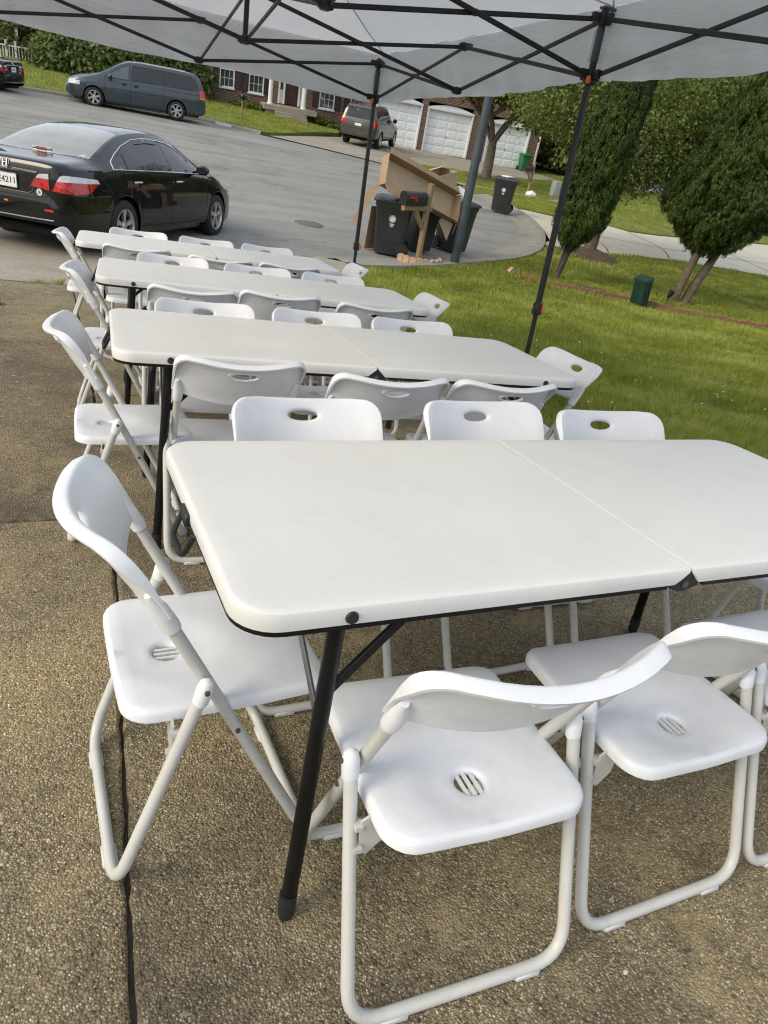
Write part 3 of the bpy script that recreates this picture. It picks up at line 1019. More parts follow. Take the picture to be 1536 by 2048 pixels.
# ------------------------------------------------------------------ folding chairs
KS = .515                                     # post rake
def post(z):
    return .200 - KS * (z - .0135)
PN = Vector((0, 1, KS)).normalized()         # front normal of the back plane
def make_chair():
    root = thing('folding_chair', 'chair', 'chair', group='white folding chairs around the tables')
    # seat
    def smap(u, v, off):
        r = math.hypot(u, v + .07)
        dish = -.011 * (1 - smooth((r - .055) / .075))
        front = .006 * smooth((v - .02) / .2) - .010 * smooth((v - .19) / .06)
        side = .003 * (abs(u) / .2) ** 2
        return (u, v, .412 + dish + front + side + off)
    ol = [(x * (1 - .05 * (y + .175) / .40 * 0), y) for x, y in rrect(-.197, .197, -.178, .225, (.055, .045, .045, .055), 6)]
    ol = dens(ol, .04)
    ol = [(x * (1 + .012 * (1 - ((y - .02) / .2) ** 2)), y + .004 * (1 if y > .02 else -1) * (1 - (x / .2) ** 2)) for x, y in ol]
    mb = MB()
    shell(mb, ol, [ellipse(0, -.070, .027, .027, 20)], .026, smap, .006, .026, .011, .012)
    for k in (-1, 0, 1):
        mb.box((k * .0138, -.070, .3925), (.0060, .0535, .005))
    weld(mb).build('seat', 'chair_plastic', root, ang=45)
    # backrest
    W = .219
    def bmap(u, v, off):                     # v is height z on the back plane
        cv = .066 * (1 - min(1.0, (u / W) ** 2)) * (.80 + .20 * smooth((v - .58) / .12))
        flare = .006 * smooth((v - .69) / .07)          # the top rolls back
        p = Vector((u, post(v), v)) + PN * (off - cv - flare + .017)
        return tuple(p)
    top, bot = .781, .620
    ol = []
    for k in range(17):                      # bottom edge sags in the middle
        u = -W + 2 * W * k / 16
        ol.append((u, bot - .012 * (1 - (u / W) ** 2)))
    ol += [(W, .64), (W, .67), (W, .70)]
    for k in range(7):
        a = R(90 * k / 6)
        ol.append((W - .052 + .052 * math.cos(a), top - .052 + .052 * math.sin(a) - .004))
    for k in range(1, 12):
        u = (W - .052) - 2 * (W - .052) * k / 12
        ol.append((u, top - .004 + .006 * (1 - (u / W) ** 2)))
    for k in range(7):
        a = R(90 + 90 * k / 6)
        ol.append((-W + .052 + .052 * math.cos(a), top - .052 + .052 * math.sin(a) - .004))
    ol += [(-W, .70), (-W, .67), (-W, .64)]
    mb = MB()
    shell(mb, ol, [ellipse(0, .738, .046, .0135, 20)], .028, bmap, .007, lambda u, v: .008 + .022 * smooth((v - .64) / .10), .008, .014)
    mb = weld(mb)
    for s in (-1, 1):                        # sockets over the posts
        P = [Vector((s * (.197 if k < 3 else .204), post(z) - (0, 0, .001, .003)[k], z)) for k, z in enumerate((.590, .602, .632, .668))]
        mb.tube(P, [.0160, .0172, .0160, .0075], 12)
    mb.build('backrest', 'chair_plastic', root, ang=45)
    # front frame: posts run from the backrest down to the front floor bar
    mf = MB()
    path = fillet([(-.197, post(.63), .63), (-.197, .200, .0135), (.197, .200, .0135), (.197, post(.63), .63)], .055, 6)
    mf.tube(path, .0125, 10)
    mf.build('front_frame', 'chair_paint', root, ang=60)
    mr = MB()
    pv = (.2265, post(.478) + .0, .478)
    path = fillet([(-pv[0], pv[1] - .002, pv[2]), (-pv[0], -.200, .0135), (pv[0], -.200, .0135), (pv[0], pv[1] - .002, pv[2])], .075, 7)
    mr.tube(path, .0125, 10)
    mr.build('rear_frame', 'chair_paint', root, ang=60)
    for s in (-1, 1):
        mp = MB()
        mp.tube([(s * .2265, post(.478) - .0125, .440), (s * .2265, post(.478) - .011, .445), (s * .2265, post(.478) - .003, .475), (s * .2265, post(.478), .488), (s * .2265, post(.478) + .001, .494)], [.0130, .0150, .0160, .0125, .004], 12)
        mp.build('pivot_cap', 'chair_plastic', root)
        mq = MB(); mq.lathe([(.0005, -.004), (.005, -.003), (.005, .004)], 10, axis='X')
        q = mq.build('rivet', 'grey_steel', root); q.location = (s * .2425, post(.478) - .003, .475)
        if s > 0: q.rotation_euler = (0, 0, math.pi)
        q = mq.build('rivet', 'grey_steel', root); q.location = (s * .2105, post(.345), .345)
        if s > 0: q.rotation_euler = (0, 0, math.pi)
        mk = MB()                            # seat bracket plate clipped to the rear frame
        pr = [(.214, .385), (.212, .318), (.196, .306), (.170, .335), (.166, .392), (.196, .398)]
        n = len(pr)
        vs_ = [(s * x, y, z) for y in (-.096, -.092) for x, z in pr]
        mk.add(vs_, [tuple(range(n)), tuple(range(2 * n - 1, n - 1, -1))] + [(k, (k + 1) % n, n + (k + 1) % n, n + k) for k in range(n)])
        mk.box((s * .2165, -.089, .372), (.014, .020, .010))
        mk.box((s * .2165, -.097, .330), (.014, .020, .010))
        mk.build('seat_bracket', 'chair_paint', root, smooth_=False)
        for yy, xx in ((-.200, .140), (.200, .120)):
            mt = MB()
            mt.box((s * xx, yy, .008), (.058, .030, .017), bev=.005)
            mt.build('rubber_foot', 'rubber_pale', root)
    remember(root)
    return root

ROT = {'n': 0.0, 'f': math.pi, 'l': -math.pi / 2, 'r': math.pi / 2}   # which way the sitter faces: near row faces the street
T = ['nearest table', 'second table', 'third table', 'farthest table']
CH = [
 (-.495, -0.393, 'n', -.04, 'leftmost of the foreground white folding chairs backed to the camera'),
 (.018, -0.372, 'n', .00, 'second foreground white folding chair from the left, near side of nearest table'),
 (.515, -0.362, 'n', .02, 'foreground white folding chair cut by the right photo edge, backed to the camera'),
 (-.48, 0.425, 'f', .00, 'white folding chair tucked behind the nearest table, leftmost of its row'),
 (.115, 0.435, 'f', .02, 'white folding chair tucked behind the nearest table, middle of its row'),
 (.565, 0.360, 'f', -.03, 'white folding chair tucked behind the nearest table, rightmost of its row'),
 (-.877, 0.033, 'l', .02, 'white folding chair at the left end of the nearest table'),
 (1.06, -0.020, 'r', .0, 'white folding chair at the right end of the nearest table, nearly all cropped'),
 (-.54, 1.270, 'n', -.06, 'white folding chair on the near side of the second table, left of its row'),
 (-.05, 1.130, 'n', -.05, 'white folding chair on the near side of the second table, middle of its row'),
 (.41, 1.110, 'n', -.04, 'white folding chair on the near side of the second table, right of its row'),
 (-.49, 1.880, 'f', -.05, 'white folding chair tucked behind the second table, leftmost of its row'),
 (.03, 1.860, 'f', -.06, 'white folding chair tucked behind the second table, middle of its row'),
 (.52, 1.820, 'f', -.06, 'white folding chair tucked behind the second table, rightmost of its row'),
 (-.875, 1.470, 'l', -.05, 'white folding chair at the left end of the second table'),
 (.885, 1.420, 'r', -.07, 'white folding chair at the right end of the second table, against the grass'),
 (-.44, 2.650, 'n', -.10, 'white folding chair on the near side of the third table, left of its row'),
 (.03, 2.720, 'n', -.10, 'white folding chair on the near side of the third table, middle of its row'),
 (.53, 2.600, 'n', -.09, 'white folding chair on the near side of the third table, right of its row'),
 (-.39, 3.460, 'f', -.10, 'white folding chair tucked behind the third table, leftmost of its row'),
 (.13, 3.360, 'f', -.10, 'white folding chair tucked behind the third table, middle of its row'),
 (.64, 3.320, 'f', -.11, 'white folding chair tucked behind the third table, rightmost of its row'),
 (-.78, 2.850, 'l', -.10, 'white folding chair at the left end of the third table'),
 (.93, 2.920, 'r', -.10, 'white folding chair at the right end of the third table, against the grass'),
 (-.53, 4.150, 'n', -.10, 'white folding chair on the near side of the farthest table, left of its row'),
 (-.01, 4.020, 'n', -.09, 'white folding chair on the near side of the farthest table, middle of its row'),
 (.48, 4.030, 'n', -.09, 'white folding chair on the near side of the farthest table, right of its row'),
 (-.43, 4.870, 'f', -.09, 'white folding chair tucked behind the farthest table, leftmost of its row'),
 (.09, 4.820, 'f', -.09, 'white folding chair tucked behind the farthest table, middle of its row'),
 (.59, 4.790, 'f', -.09, 'white folding chair tucked behind the farthest table, rightmost of its row'),
 (-.78, 4.460, 'l', -.08, 'white folding chair at the left end of the farthest table'),
 (.95, 4.270, 'r', -.09, 'white folding chair at the right end of the farthest table, by the far canopy leg'),
]
ch0 = make_chair()
for i, (x, y, k, a, lb) in enumerate(CH):
    o = ch0 if i == 0 else copy_tree(ch0)
    o.matrix_world = PM(x, y, 0, ROT[k] + a)
    o['label'] = lb

# ------------------------------------------------------------------ canopy
CX1, CX0 = 1.69, -1.46
CY = (-.49, 2.578, 5.659)
LO, HI = 2.07, 2.345
can = thing('pop_up_canopy', 'white pop-up canopy with black scissor frame over the tables', 'canopy', PM(0, 0))
def leg(x, y, lean=(0, 0)):
    m = MB()
    b = Vector((x, y, 0)); tp = Vector((x + lean[0], y + lean[1], HI + .04))
    dv = tp - b
    m.bar(b + dv * .0, b + dv * .37, .026, .026, (0, 1, 0))
    m.bar(b + dv * .33, tp, .034, .034, (0, 1, 0))
    lg = m.build('leg', 'canopy_steel', can)
    m = MB(); m.box((x, y, .003), (.09, .09, .006)); m.bar((x, y, 0), (x, y, .06), .034, .034, (0, 1, 0)); m.build('foot_plate', 'canopy_steel', lg)
    m = MB(); p = b + dv * (.80 / dv.z); m.box(p, (.048, .048, .075), bev=.006); m.build('height_clip', 'black_plastic', lg)
    m = MB(); m.box(p + Vector((.028, -.02, 0)), (.022, .022, .05), bev=.006); m.build('clip_button', 'orange_plastic', lg)
    p = b + dv * (LO / dv.z)
    m = MB(); m.box(p, (.055, .055, .07), bev=.006)
    for a_, b_ in ((.05, 0), (-.05, 0), (0, .05), (0, -.05)):
        m.box(p + Vector((a_, b_, .01)), (.05 if a_ else .03, .05 if b_ else .03, .045), bev=.004)
    m.build('slider', 'black_plastic', lg)
    m = MB(); m.box(p + Vector((-.034, -.034, -.02)), (.026, .026, .04), bev=.008); m.build('clip_button', 'orange_plastic', lg)
    p = tp - Vector((0, 0, .04))
    m = MB(); m.box(p, (.055, .055, .06), bev=.006)
    for a_, b_ in ((.05, 0), (-.05, 0), (0, .05), (0, -.05)):
        m.box(p + Vector((a_, b_, 0)), (.05 if a_ else .03, .05 if b_ else .03, .04), bev=.004)
    m.build('top_bracket', 'black_plastic', lg)
    m = MB(); m.tube([b + dv * ((LO + .07) / dv.z), b + dv * ((HI - .05) / dv.z)], .032, 12, cap=False); m.build('clear_sleeve', 'sleeve_clear', lg)
legs = {}
for iy, y in enumerate(CY):
    for x in (CX0, CX1):
        leg(x, y, (.0, -.0))
        legs[(x, y)] = True
def strut(a, b, w=.024, h=.013, off=0.0):
    m = MB()
    a, b = Vector(a), Vector(b)
    d = (b - a).normalized()
    s_ = d.cross(Vector((0, 0, 1))).normalized() * off
    m.bar(a + s_, b + s_, h, w)
    m.build('strut', 'canopy_steel', can)
def node(p, s_=.05):
    m = MB(); m.box(p, (s_, s_, .045), bev=.006); m.box(Vector(p) + Vector((0, 0, .0)), (s_ * 1.5, s_ * .6, .034), bev=.004); m.box(Vector(p), (s_ * .6, s_ * 1.5, .034), bev=.004)
    m.build('joint', 'black_plastic', can)
def rivet_at(a, b, c, d):
    p = (Vector(a) + Vector(b) + Vector(c) + Vector(d)) / 4
    m = MB(); m.box(p, (.03, .03, .03), bev=.006); m.build('pivot', 'black_plastic', can)
def scissor(p, q):                 # p, q: plan positions
    a, b = (p[0], p[1], HI), (q[0], q[1], LO)
    c, d = (p[0], p[1], LO), (q[0], q[1], HI)
    strut(a, b, off=.009); strut(c, d, off=-.009)
    rivet_at(a, b, c, d)
mx = (CX0 + CX1) / 2
for i in range(2):
    y0, y1 = CY[i], CY[i + 1]
    my = (y0 + y1) / 2
    for x in (CX0, CX1):
        scissor((x, y0), (x, my)); scissor((x, my), (x, y1))
        node((x, my, LO)); node((x, my, HI))
        scissor((x, my), (mx, my))
    scissor((mx, y0), (mx, my)); scissor((mx, my), (mx, y1))
    node((mx, my, LO), .06); node((mx, my, HI), .06)
    m = MB(); m.bar((mx, my, LO - .02), (mx, my, 3.02), .030, .030, (0, 1, 0)); m.build('peak_pole', 'canopy_steel', can)
    m = MB(); m.lathe([(.001, 3.06), (.05, 3.045), (.055, 3.02), (.02, 3.0)], 12, Matrix.Translation((mx, my, 0))); m.build('peak_cap', 'black_plastic', can)
for y in CY:
    scissor((CX0, y), (mx, y)); scissor((mx, y), (CX1, y))
    node((mx, y, LO)); node((mx, y, HI))
# cloth: roof with a peak over each bay, valance hanging outside the frame
def roofz(x, y):
    fx = 1 - abs(x - mx) / ((CX1 - CX0) / 2 + .05)
    best = 0
    for i in range(2):
        my = (CY[i] + CY[i + 1]) / 2
        fy = 1 - abs(y - my) / ((CY[i + 1] - CY[i]) / 2 + .05)
        best = max(best, min(fx, fy))
    ridge = min(fx, .62) if CY[0] + 1.5 < y < CY[2] - 1.5 else 0
    b = max(best, ridge)
    sag = -.05 * math.sin(math.pi * min(1, max(0, b))) + .006 * math.sin(x * 9 + 3 * math.sin(y * 2.2)) * math.sin(y * 7.5 + 2 * math.sin(x * 3))
    return HI + .075 + .66 * max(0, b) + sag
ex0, ex1, ey0, ey1 = CX0 - .05, CX1 + .05, CY[0] - .05, CY[2] + .05
NXc, NYc = 72, 140
mb = MB()
mb.add([(ex0 + (ex1 - ex0) * i / NXc, ey0 + (ey1 - ey0) * j / NYc, roofz(ex0 + (ex1 - ex0) * i / NXc, ey0 + (ey1 - ey0) * j / NYc)) for j in range(NYc + 1) for i in range(NXc + 1)],
       [(j * (NXc + 1) + i, j * (NXc + 1) + i + 1, (j + 1) * (NXc + 1) + i + 1, (j + 1) * (NXc + 1) + i) for j in range(NYc) for i in range(NXc)])
mb.build('roof_cloth', 'canopy_cloth', can, ang=180)
def valance(a, b, nseg):
    a, b = Vector((*a, 0)), Vector((*b, 0))
    d = (b - a)
    nrm = Vector((d.y, -d.x, 0)).normalized()
    mb = MB()
    rows = 9
    vs_ = []
    for j in range(rows + 1):
        for i in range(nseg + 1):
            t_ = i / nseg
            p = a.lerp(b, t_)
            u = t_ * d.length
            k = j / rows
            wob = .020 * k * math.sin(u * 9.0 + 1.5 * math.sin(u * 3.1)) + .010 * math.sin(u * 23 + k * 5 + math.sin(u * 5)) * k + .007 * math.sin(k * 14 + u * 4) * k
            gl = min(abs(u - g_) for g_ in (.05, 3.12, 6.2, d.length - .05))
            wob += .022 * k * math.sin(u * 46) * math.exp(-(gl / .28) ** 2) + .05 * k * (math.exp(-(gl / .16) ** 2))* -.4
            drop = .375 + .012 * math.sin(u * 1.03 * math.pi + .5)
            out = nrm * (.004 + wob + .035 * k * math.sin(math.pi * ((u % 3.07) / 3.07)))
            vs_.append(tuple(p + out + Vector((0, 0, HI + .078 - drop * k))))
    n = nseg + 1
    mb.add(vs_, [(j * n + i, j * n + i + 1, (j + 1) * n + i + 1, (j + 1) * n + i) for j in range(rows) for i in range(nseg)])
    o = mb.build('valance', 'canopy_cloth', can, ang=180)
valance((ex1, ey0), (ex1, ey1), 130)
valance((ex1, ey1), (ex0, ey1), 70)
valance((ex0, ey1), (ex0, ey0), 130)
valance((ex0, ey0), (ex1, ey0), 70)
# hip seams sewn on the cloth and its small ties and labels
for i in range(2):
    my = (CY[i] + CY[i + 1]) / 2
    for x in (ex0, ex1):
        for y in (CY[i], CY[i + 1]):
            P = []
            for k in range(12):
                t_ = k / 11
                px_, py_ = x + (mx - x) * t_, y + (my - y) * t_
                P.append((px_, py_, roofz(px_, py_) - .004))
            m = MB(); m.tube(P, .004, 5); m.build('seam', 'canopy_cloth', can)
for (px_, py_, pz_) in ((mx, CY[2] + .02, HI + .02), (CX1 + .02, (CY[1] + CY[2]) / 2, HI + .02), (CX1 + .02, CY[1], HI + .05), (mx + .0, CY[1], HI + .02)):
    m = MB(); m.box((px_, py_, pz_), (.09, .05, .012), bev=.003); m.build('hook_strip', 'grey_steel', can)
# ------------------------------------------------------------------ vehicles
def pchip(pts):
    X = np.array([p[0] for p in pts], float); Y = np.array([p[1] for p in pts], float)
    h = np.diff(X); s = np.diff(Y) / h
    d = np.zeros(len(X))
    for i in range(1, len(X) - 1):
        if s[i - 1] * s[i] > 0:
            w1, w2 = 2 * h[i] + h[i - 1], h[i] + 2 * h[i - 1]
            d[i] = (w1 + w2) / (w1 / s[i - 1] + w2 / s[i])
    d[0], d[-1] = s[0], s[-1]
    def f(x):
        i = int(np.clip(np.searchsorted(X, x) - 1, 0, len(h) - 1))
        t_ = min(1.0, max(0.0, (x - X[i]) / h[i]))
        a, b = Y[i], Y[i + 1]
        return (2 * t_ ** 3 - 3 * t_ ** 2 + 1) * a + (t_ ** 3 - 2 * t_ ** 2 + t_) * h[i] * d[i] + (-2 * t_ ** 3 + 3 * t_ ** 2) * b + (t_ ** 3 - t_ ** 2) * h[i] * d[i + 1]
    return f

class Car:
    def __init__(s, name, label, cat, mw, P, paint):
        s.root = thing(name, label, cat, mw)
        s.P = P
        C = {k: pchip(v) for k, v in P['curves'].items()}
        x0, x1 = P['x0'], P['x1']
        xs = set(np.linspace(x0, x1, 70).round(4))
        for wx in P['axles']:
            xs |= set((wx + np.linspace(-1, 1, 33) * P['arch']).round(4))
        xs |= set(np.linspace(x0, x0 + .18, 12).round(4)) | set(np.linspace(x1 - .18, x1, 10).round(4))
        for q in P.get('dense', ()):
            xs |= set(np.linspace(*q).round(4))
        xs = sorted(xs)
        ring = []
        for x in xs:
            w, zb, zt, zm = C['w'](x), C['zb'](x), C['zbelt'](x), C['ztop'](x)
            wb, wr, zr = C['wb'](x), C['wr'](x), C['zr'](x)
            za = 0
            for wx in P['axles']:
                d = abs(x - wx)
                if d < P['arch']:
                    za = max(za, P['wz'] + math.sqrt(P['arch'] ** 2 - d * d) * P.get('archk', 1.0))
            L = lambda t_: zb + (zt - zb) * t_
            pr = [(w * .90, zb), (w * .975, L(.10)), (w * .995, L(.26)), (w, L(.45)), (w * .998, L(.62)), (w * .985, L(.82)), (wb + .012, L(.95)), (wb, zt)]
            for t_ in (.25, .5, .75):
                pr.append((wb + (wr - wb) * (t_ - .10 * math.sin(math.pi * t_)), zt + (zr - zt) * t_))
            pr += [(wr, zr), (wr * .95, zr + .45 * (zm - zr)), (wr * .82, zr + .75 * (zm - zr)), (wr * .6, zr + .92 * (zm - zr)), (wr * .3, zr + .985 * (zm - zr)), (0, zm)]
            if za > 0:
                pr = [(y, max(z, za + .002 * k)) if z < za + .05 else (y, z) for k, (y, z) in enumerate(pr)]
            ring.append(pr)
        K = len(ring[0])
        mb = MB()
        vs_ = []
        for x, pr in zip(xs, ring):
            vs_ += [(x, -y, z) for y, z in pr] + [(x, y, z) for y, z in pr[-2::-1]]
        n = 2 * K - 1
        fs_ = [(i * n + k, i * n + k + 1, (i + 1) * n + k + 1, (i + 1) * n + k) for i in range(len(xs) - 1) for k in range(n - 1)]
        fs_ += [tuple(range(n)), tuple((len(xs) - 1) * n + k for k in range(n - 1, -1, -1))]
        mb.add(vs_, fs_)
        s.body = mb.build('body', paint, s.root, ang=P.get('ang', 32))
        s.bvh = BVHTree.FromPolygons(vs_, fs_)
        # floor and wheel wells
        m = MB()
        m.box(((x0 + x1) / 2, 0, P['floor'] + .06), (x1 - x0 - .5, C['w']((x0 + x1) / 2) * 1.6, .12), bev=.03)
        m.build('underbody', 'underbody', s.root)
        for wx in P['axles']:
            for sy in (-1, 1):
                m = MB()
                a = P['arch']
                y0, y1 = sy * (P['track'] - .28), sy * (P['track'] + .075)
                nn = 18
                vs2 = [(wx + a * 1.0 * math.cos(math.pi * k / nn), y, P['wz'] + a * 1.0 * P.get('archk', 1.0) * math.sin(math.pi * k / nn)) for y in (y0, y1) for k in range(nn + 1)]
                m.add(vs2, [(k, k + 1, nn + 2 + k, nn + 1 + k) for k in range(nn)] + [tuple(range(nn + 1))])
                m.build('wheel_well', 'underbody', s.root)
    def hit(s, o, d):
        h = s.bvh.ray_cast(Vector(o), Vector(d).normalized())
        return (h[0], h[1]) if h[0] is not None else None
    def frame(s, where):
        """returns map (a,b) -> ray origin, dir"""
        if where == 'R':
            return lambda a, b: ((a, -3, b), (0, 1, 0))
        if where == 'L':
            return lambda a, b: ((a, 3, b), (0, -1, 0))
        if where == 'B':
            return lambda a, b: ((-4, a, b), (1, 0, 0))
        if where == 'F':
            return lambda a, b: ((8, a, b), (-1, 0, 0))
        if where == 'T':
            return lambda a, b: ((b, a, 4), (0, 0, -1))
        ox, oy, dx, dy = where           # slanted: horizontal ray
        d = Vector((dx, dy, 0)).normalized(); t_ = Vector((-d.y, d.x, 0))
        return lambda a, b: (Vector((ox, oy, 0)) - d * 3 + t_ * a + Vector((0, 0, b)), d)
    def patch(s, name, mat, where, poly, off=.004, step=.06, parent=None, edge=.05):
        fr = s.frame(where)
        ol = dens(poly, edge)
        v2, f2 = cdt(ol, (), step)
        V = []
        for a, b in v2:
            h = s.hit(*fr(a, b))
            if h is None:
                V.append(None); continue
            nrm = h[1]
            d = Vector(fr(a, b)[1])
            if nrm.dot(d) > 0:
                nrm = -nrm
            V.append(h[0] + nrm * off)
        ok = {i: k for k, i in enumerate([i for i, v in enumerate(V) if v is not None])}
        mb = MB()
        mb.add([v for v in V if v is not None], [tuple(ok[i] for i in f) for f in f2 if all(i in ok for i in f)])
        if not mb.f:
            return None
        # rim down to the body
        n = len(ol)
        rim, fs_ = [], []
        for k, (a, b) in enumerate(ol):
            h = s.hit(*fr(a, b))
            if h is None:
                rim += [None, None]; continue
            nrm = h[1]
            if nrm.dot(Vector(fr(a, b)[1])) > 0:
                nrm = -nrm
            rim += [h[0] + nrm * off, h[0] - nrm * .004]
        for k in range(n):
            q = [2 * k, 2 * ((k + 1) % n), 2 * ((k + 1) % n) + 1, 2 * k + 1]
            if all(rim[i] is not None for i in q):
                mb.add([rim[i] for i in q], [(0, 1, 2, 3)])
        return mb.build(name, mat, parent or s.root, ang=40)
    def line(s, name, mat, where, path, w=.008, off=.003, r=None, step=.05, parent=None):
        fr = s.frame(where)
        pl = dens(path, step, closed=False)
        mb = MB()
        if r:
            P = []
            for a, b in pl:
                h = s.hit(*fr(a, b))
                if h:
                    nrm = h[1] if h[1].dot(Vector(fr(a, b)[1])) < 0 else -h[1]
                    P.append(h[0] + nrm * off)
            mb.tube(P, r, 6)
        else:
            vs_ = []
            for i, (a, b) in enumerate(pl):
                p, q = Vector(pl[max(i - 1, 0)]), Vector(pl[min(i + 1, len(pl) - 1)])
                e = (q - p).normalized(); nn = Vector((-e.y, e.x)) * w / 2
                row = []
                for sg in (-1, 1):
                    h = s.hit(*fr(a + sg * nn.x, b + sg * nn.y))
                    if h:
                        nrm = h[1] if h[1].dot(Vector(fr(a, b)[1])) < 0 else -h[1]
                        row.append(h[0] + nrm * off)
                if len(row) == 2:
                    vs_ += row
            k = len(vs_) // 2
            mb.add(vs_, [(2 * i, 2 * i + 1, 2 * i + 3, 2 * i + 2) for i in range(k - 1)])
        return mb.build(name, mat, parent or s.root)
    def wheels(s, r, w, spokes, style, rimmat='alloy'):
        P = s.P
        t0 = r * .66
        mt = MB()
        mt.lathe([(t0, -w / 2 + .012), (t0 + .015, -w / 2), (r - .035, -w / 2 + .002), (r - .010, -w / 2 + .02), (r, -w / 2 + .045), (r, w / 2 - .045), (r - .010, w / 2 - .02), (r - .035, w / 2 - .002), (t0 + .015, w / 2), (t0, w / 2 - .012)], 36, axis='Y', cap=False)
        tm = mt.mesh('wheel', 'rubber')
        mr = MB()                         # outer face towards -Y
        mr.lathe([(t0 + .004, -w / 2 + .006), (t0 - .012, -w / 2 + .004), (t0 - .02, -w / 2 + .02), (t0 - .025, -w / 2 + .10)], 32, axis='Y', cap=False)
        for k in range(spokes):
            a0 = 2 * math.pi * k / spokes + .3
            for da in ((-.14, .14) if style == 'double' else (0,)):
                a = a0 + da * .55
                wd = .026 if style == 'double' else (.050 if style == 'wide' else .05)
                c, s_ = math.cos(a), math.sin(a)
                tx, tz = -s_, c
                ri, ro = .045, t0 - .008
                sk = da * .18
                ce, se = math.cos(a + sk), math.sin(a + sk)
                y0 = -w / 2 + .022
                vs_ = []
                for (rad, cc, ss, ww, yy) in ((ri, c, s_, wd * .55, y0 + .004), (ro, ce, se, wd * .62, y0 - .008)):
                    for sg in (-1, 1):
                        for dy in (0, .03):
                            vs_.append((rad * cc + tx * sg * ww * (1 if dy == 0 else 1.3), yy + dy, rad * ss + tz * sg * ww * (1 if dy == 0 else 1.3)))
                mr.hull(vs_)
        mr.lathe([(.001, -w / 2 + .008), (.030, -w / 2 + .010), (.034, -w / 2 + .02), (.06, -w / 2 + .03), (.06, -w / 2 + .06)], 18, axis='Y')
        rmesh = mr.mesh('rim', rimmat)
        mk = MB(); mk.lathe([(t0 - .02, -w / 2 + .075), (.05, -w / 2 + .07)], 24, axis='Y', cap=False); bk = mk.mesh('rim_back', 'underbody')
        for wx in P['axles']:
            for sy in (-1, 1):
                o = link('wheel', tm, s.root)
                o.location = (wx, sy * P['track'], P['wz'])
                if sy > 0:
                    o.rotation_euler = (0, 0, math.pi)
                o2 = link('rim', rmesh, o)
                link('rim_back', bk, o)
    def mirror(s, x, z, size=(.14, .20, .13), yw=.93, mat='paint_black'):
        for sy in (-1, 1):
            m = MB()
            m.box((x, sy * (yw + size[1] / 2 + .03), z), size, bev=.05)
            m.bar((x + .02, sy * (yw - .06), z - .045), (x + .01, sy * (yw + .07), z - .03), .05, .035)
            o = m.build('side_mirror', mat, s.root, ang=50)
            m = MB(); m.box((x - size[0] / 2 - .002, sy * (yw + size[1] / 2 + .03), z), (.006, size[1] * .72, size[2] * .66), bev=.002); m.build('mirror_glass', 'car_glass', o)

def carmat(x, y, z, yaw, pitch=0.0, roll=0.0):
    return Matrix.Translation((x, y, z)) @ Matrix.Rotation(yaw, 4, 'Z') @ Matrix.Rotation(pitch, 4, 'Y') @ Matrix.Rotation(roll, 4, 'X')

SEDAN = dict(x0=-1.10, x1=3.78, axles=(0, 2.776), arch=.372, wz=.325, track=.80, floor=.17, ang=28,
  dense=((-1.10, -.85, 24), (-.6, .6, 26), (1.6, 2.9, 26)),
  curves=dict(
    w=[(-1.10, .66), (-1.06, .76), (-.95, .845), (-.7, .895), (0, .915), (1.4, .920), (2.8, .912), (3.3, .86), (3.6, .74), (3.78, .50)],
    zb=[(-1.10, .36), (-.9, .25), (-.4, .20), (0, .19), (2.8, .18), (3.5, .19), (3.78, .30)],
    zbelt=[(-1.10, .54), (-1.082, .66), (-1.070, .85), (-1.055, .925), (-1.0, .95), (-.7, .985), (0, .985), (1.0, .965), (2.4, .930), (3.0, .865), (3.5, .72), (3.78, .52)],
    wb=[(-1.10, .56), (-1.04, .70), (-.9, .78), (-.5, .835), (0, .855), (1.4, .865), (2.6, .84), (3.2, .74), (3.6, .60), (3.78, .40)],
    zr=[(-1.10, .56), (-1.082, .69), (-1.070, .89), (-1.055, .975), (-1.02, .995), (-.75, 1.02), (-.50, 1.035), (-.2, 1.14), (.15, 1.27), (.55, 1.365), (1.1, 1.405), (1.6, 1.365), (2.0, 1.24), (2.4, 1.06), (2.65, .985), (3.0, .915), (3.5, .77), (3.78, .56)],
    wr=[(-1.10, .50), (-1.04, .66), (-.9, .735), (-.5, .745), (-.2, .70), (.15, .635), (.55, .585), (1.1, .575), (1.6, .585), (2.0, .62), (2.4, .68), (2.65, .72), (3.0, .66), (3.5, .50), (3.78, .30)],
    ztop=[(-1.10, .575), (-1.082, .71), (-1.070, .92), (-1.055, 1.012), (-1.02, 1.040), (-.92, 1.058), (-.75, 1.068), (-.50, 1.09), (-.2, 1.205), (.15, 1.335), (.55, 1.425), (1.1, 1.463), (1.6, 1.425), (2.0, 1.29), (2.4, 1.115), (2.65, 1.02), (3.0, .955), (3.5, .81), (3.78, .59)]))

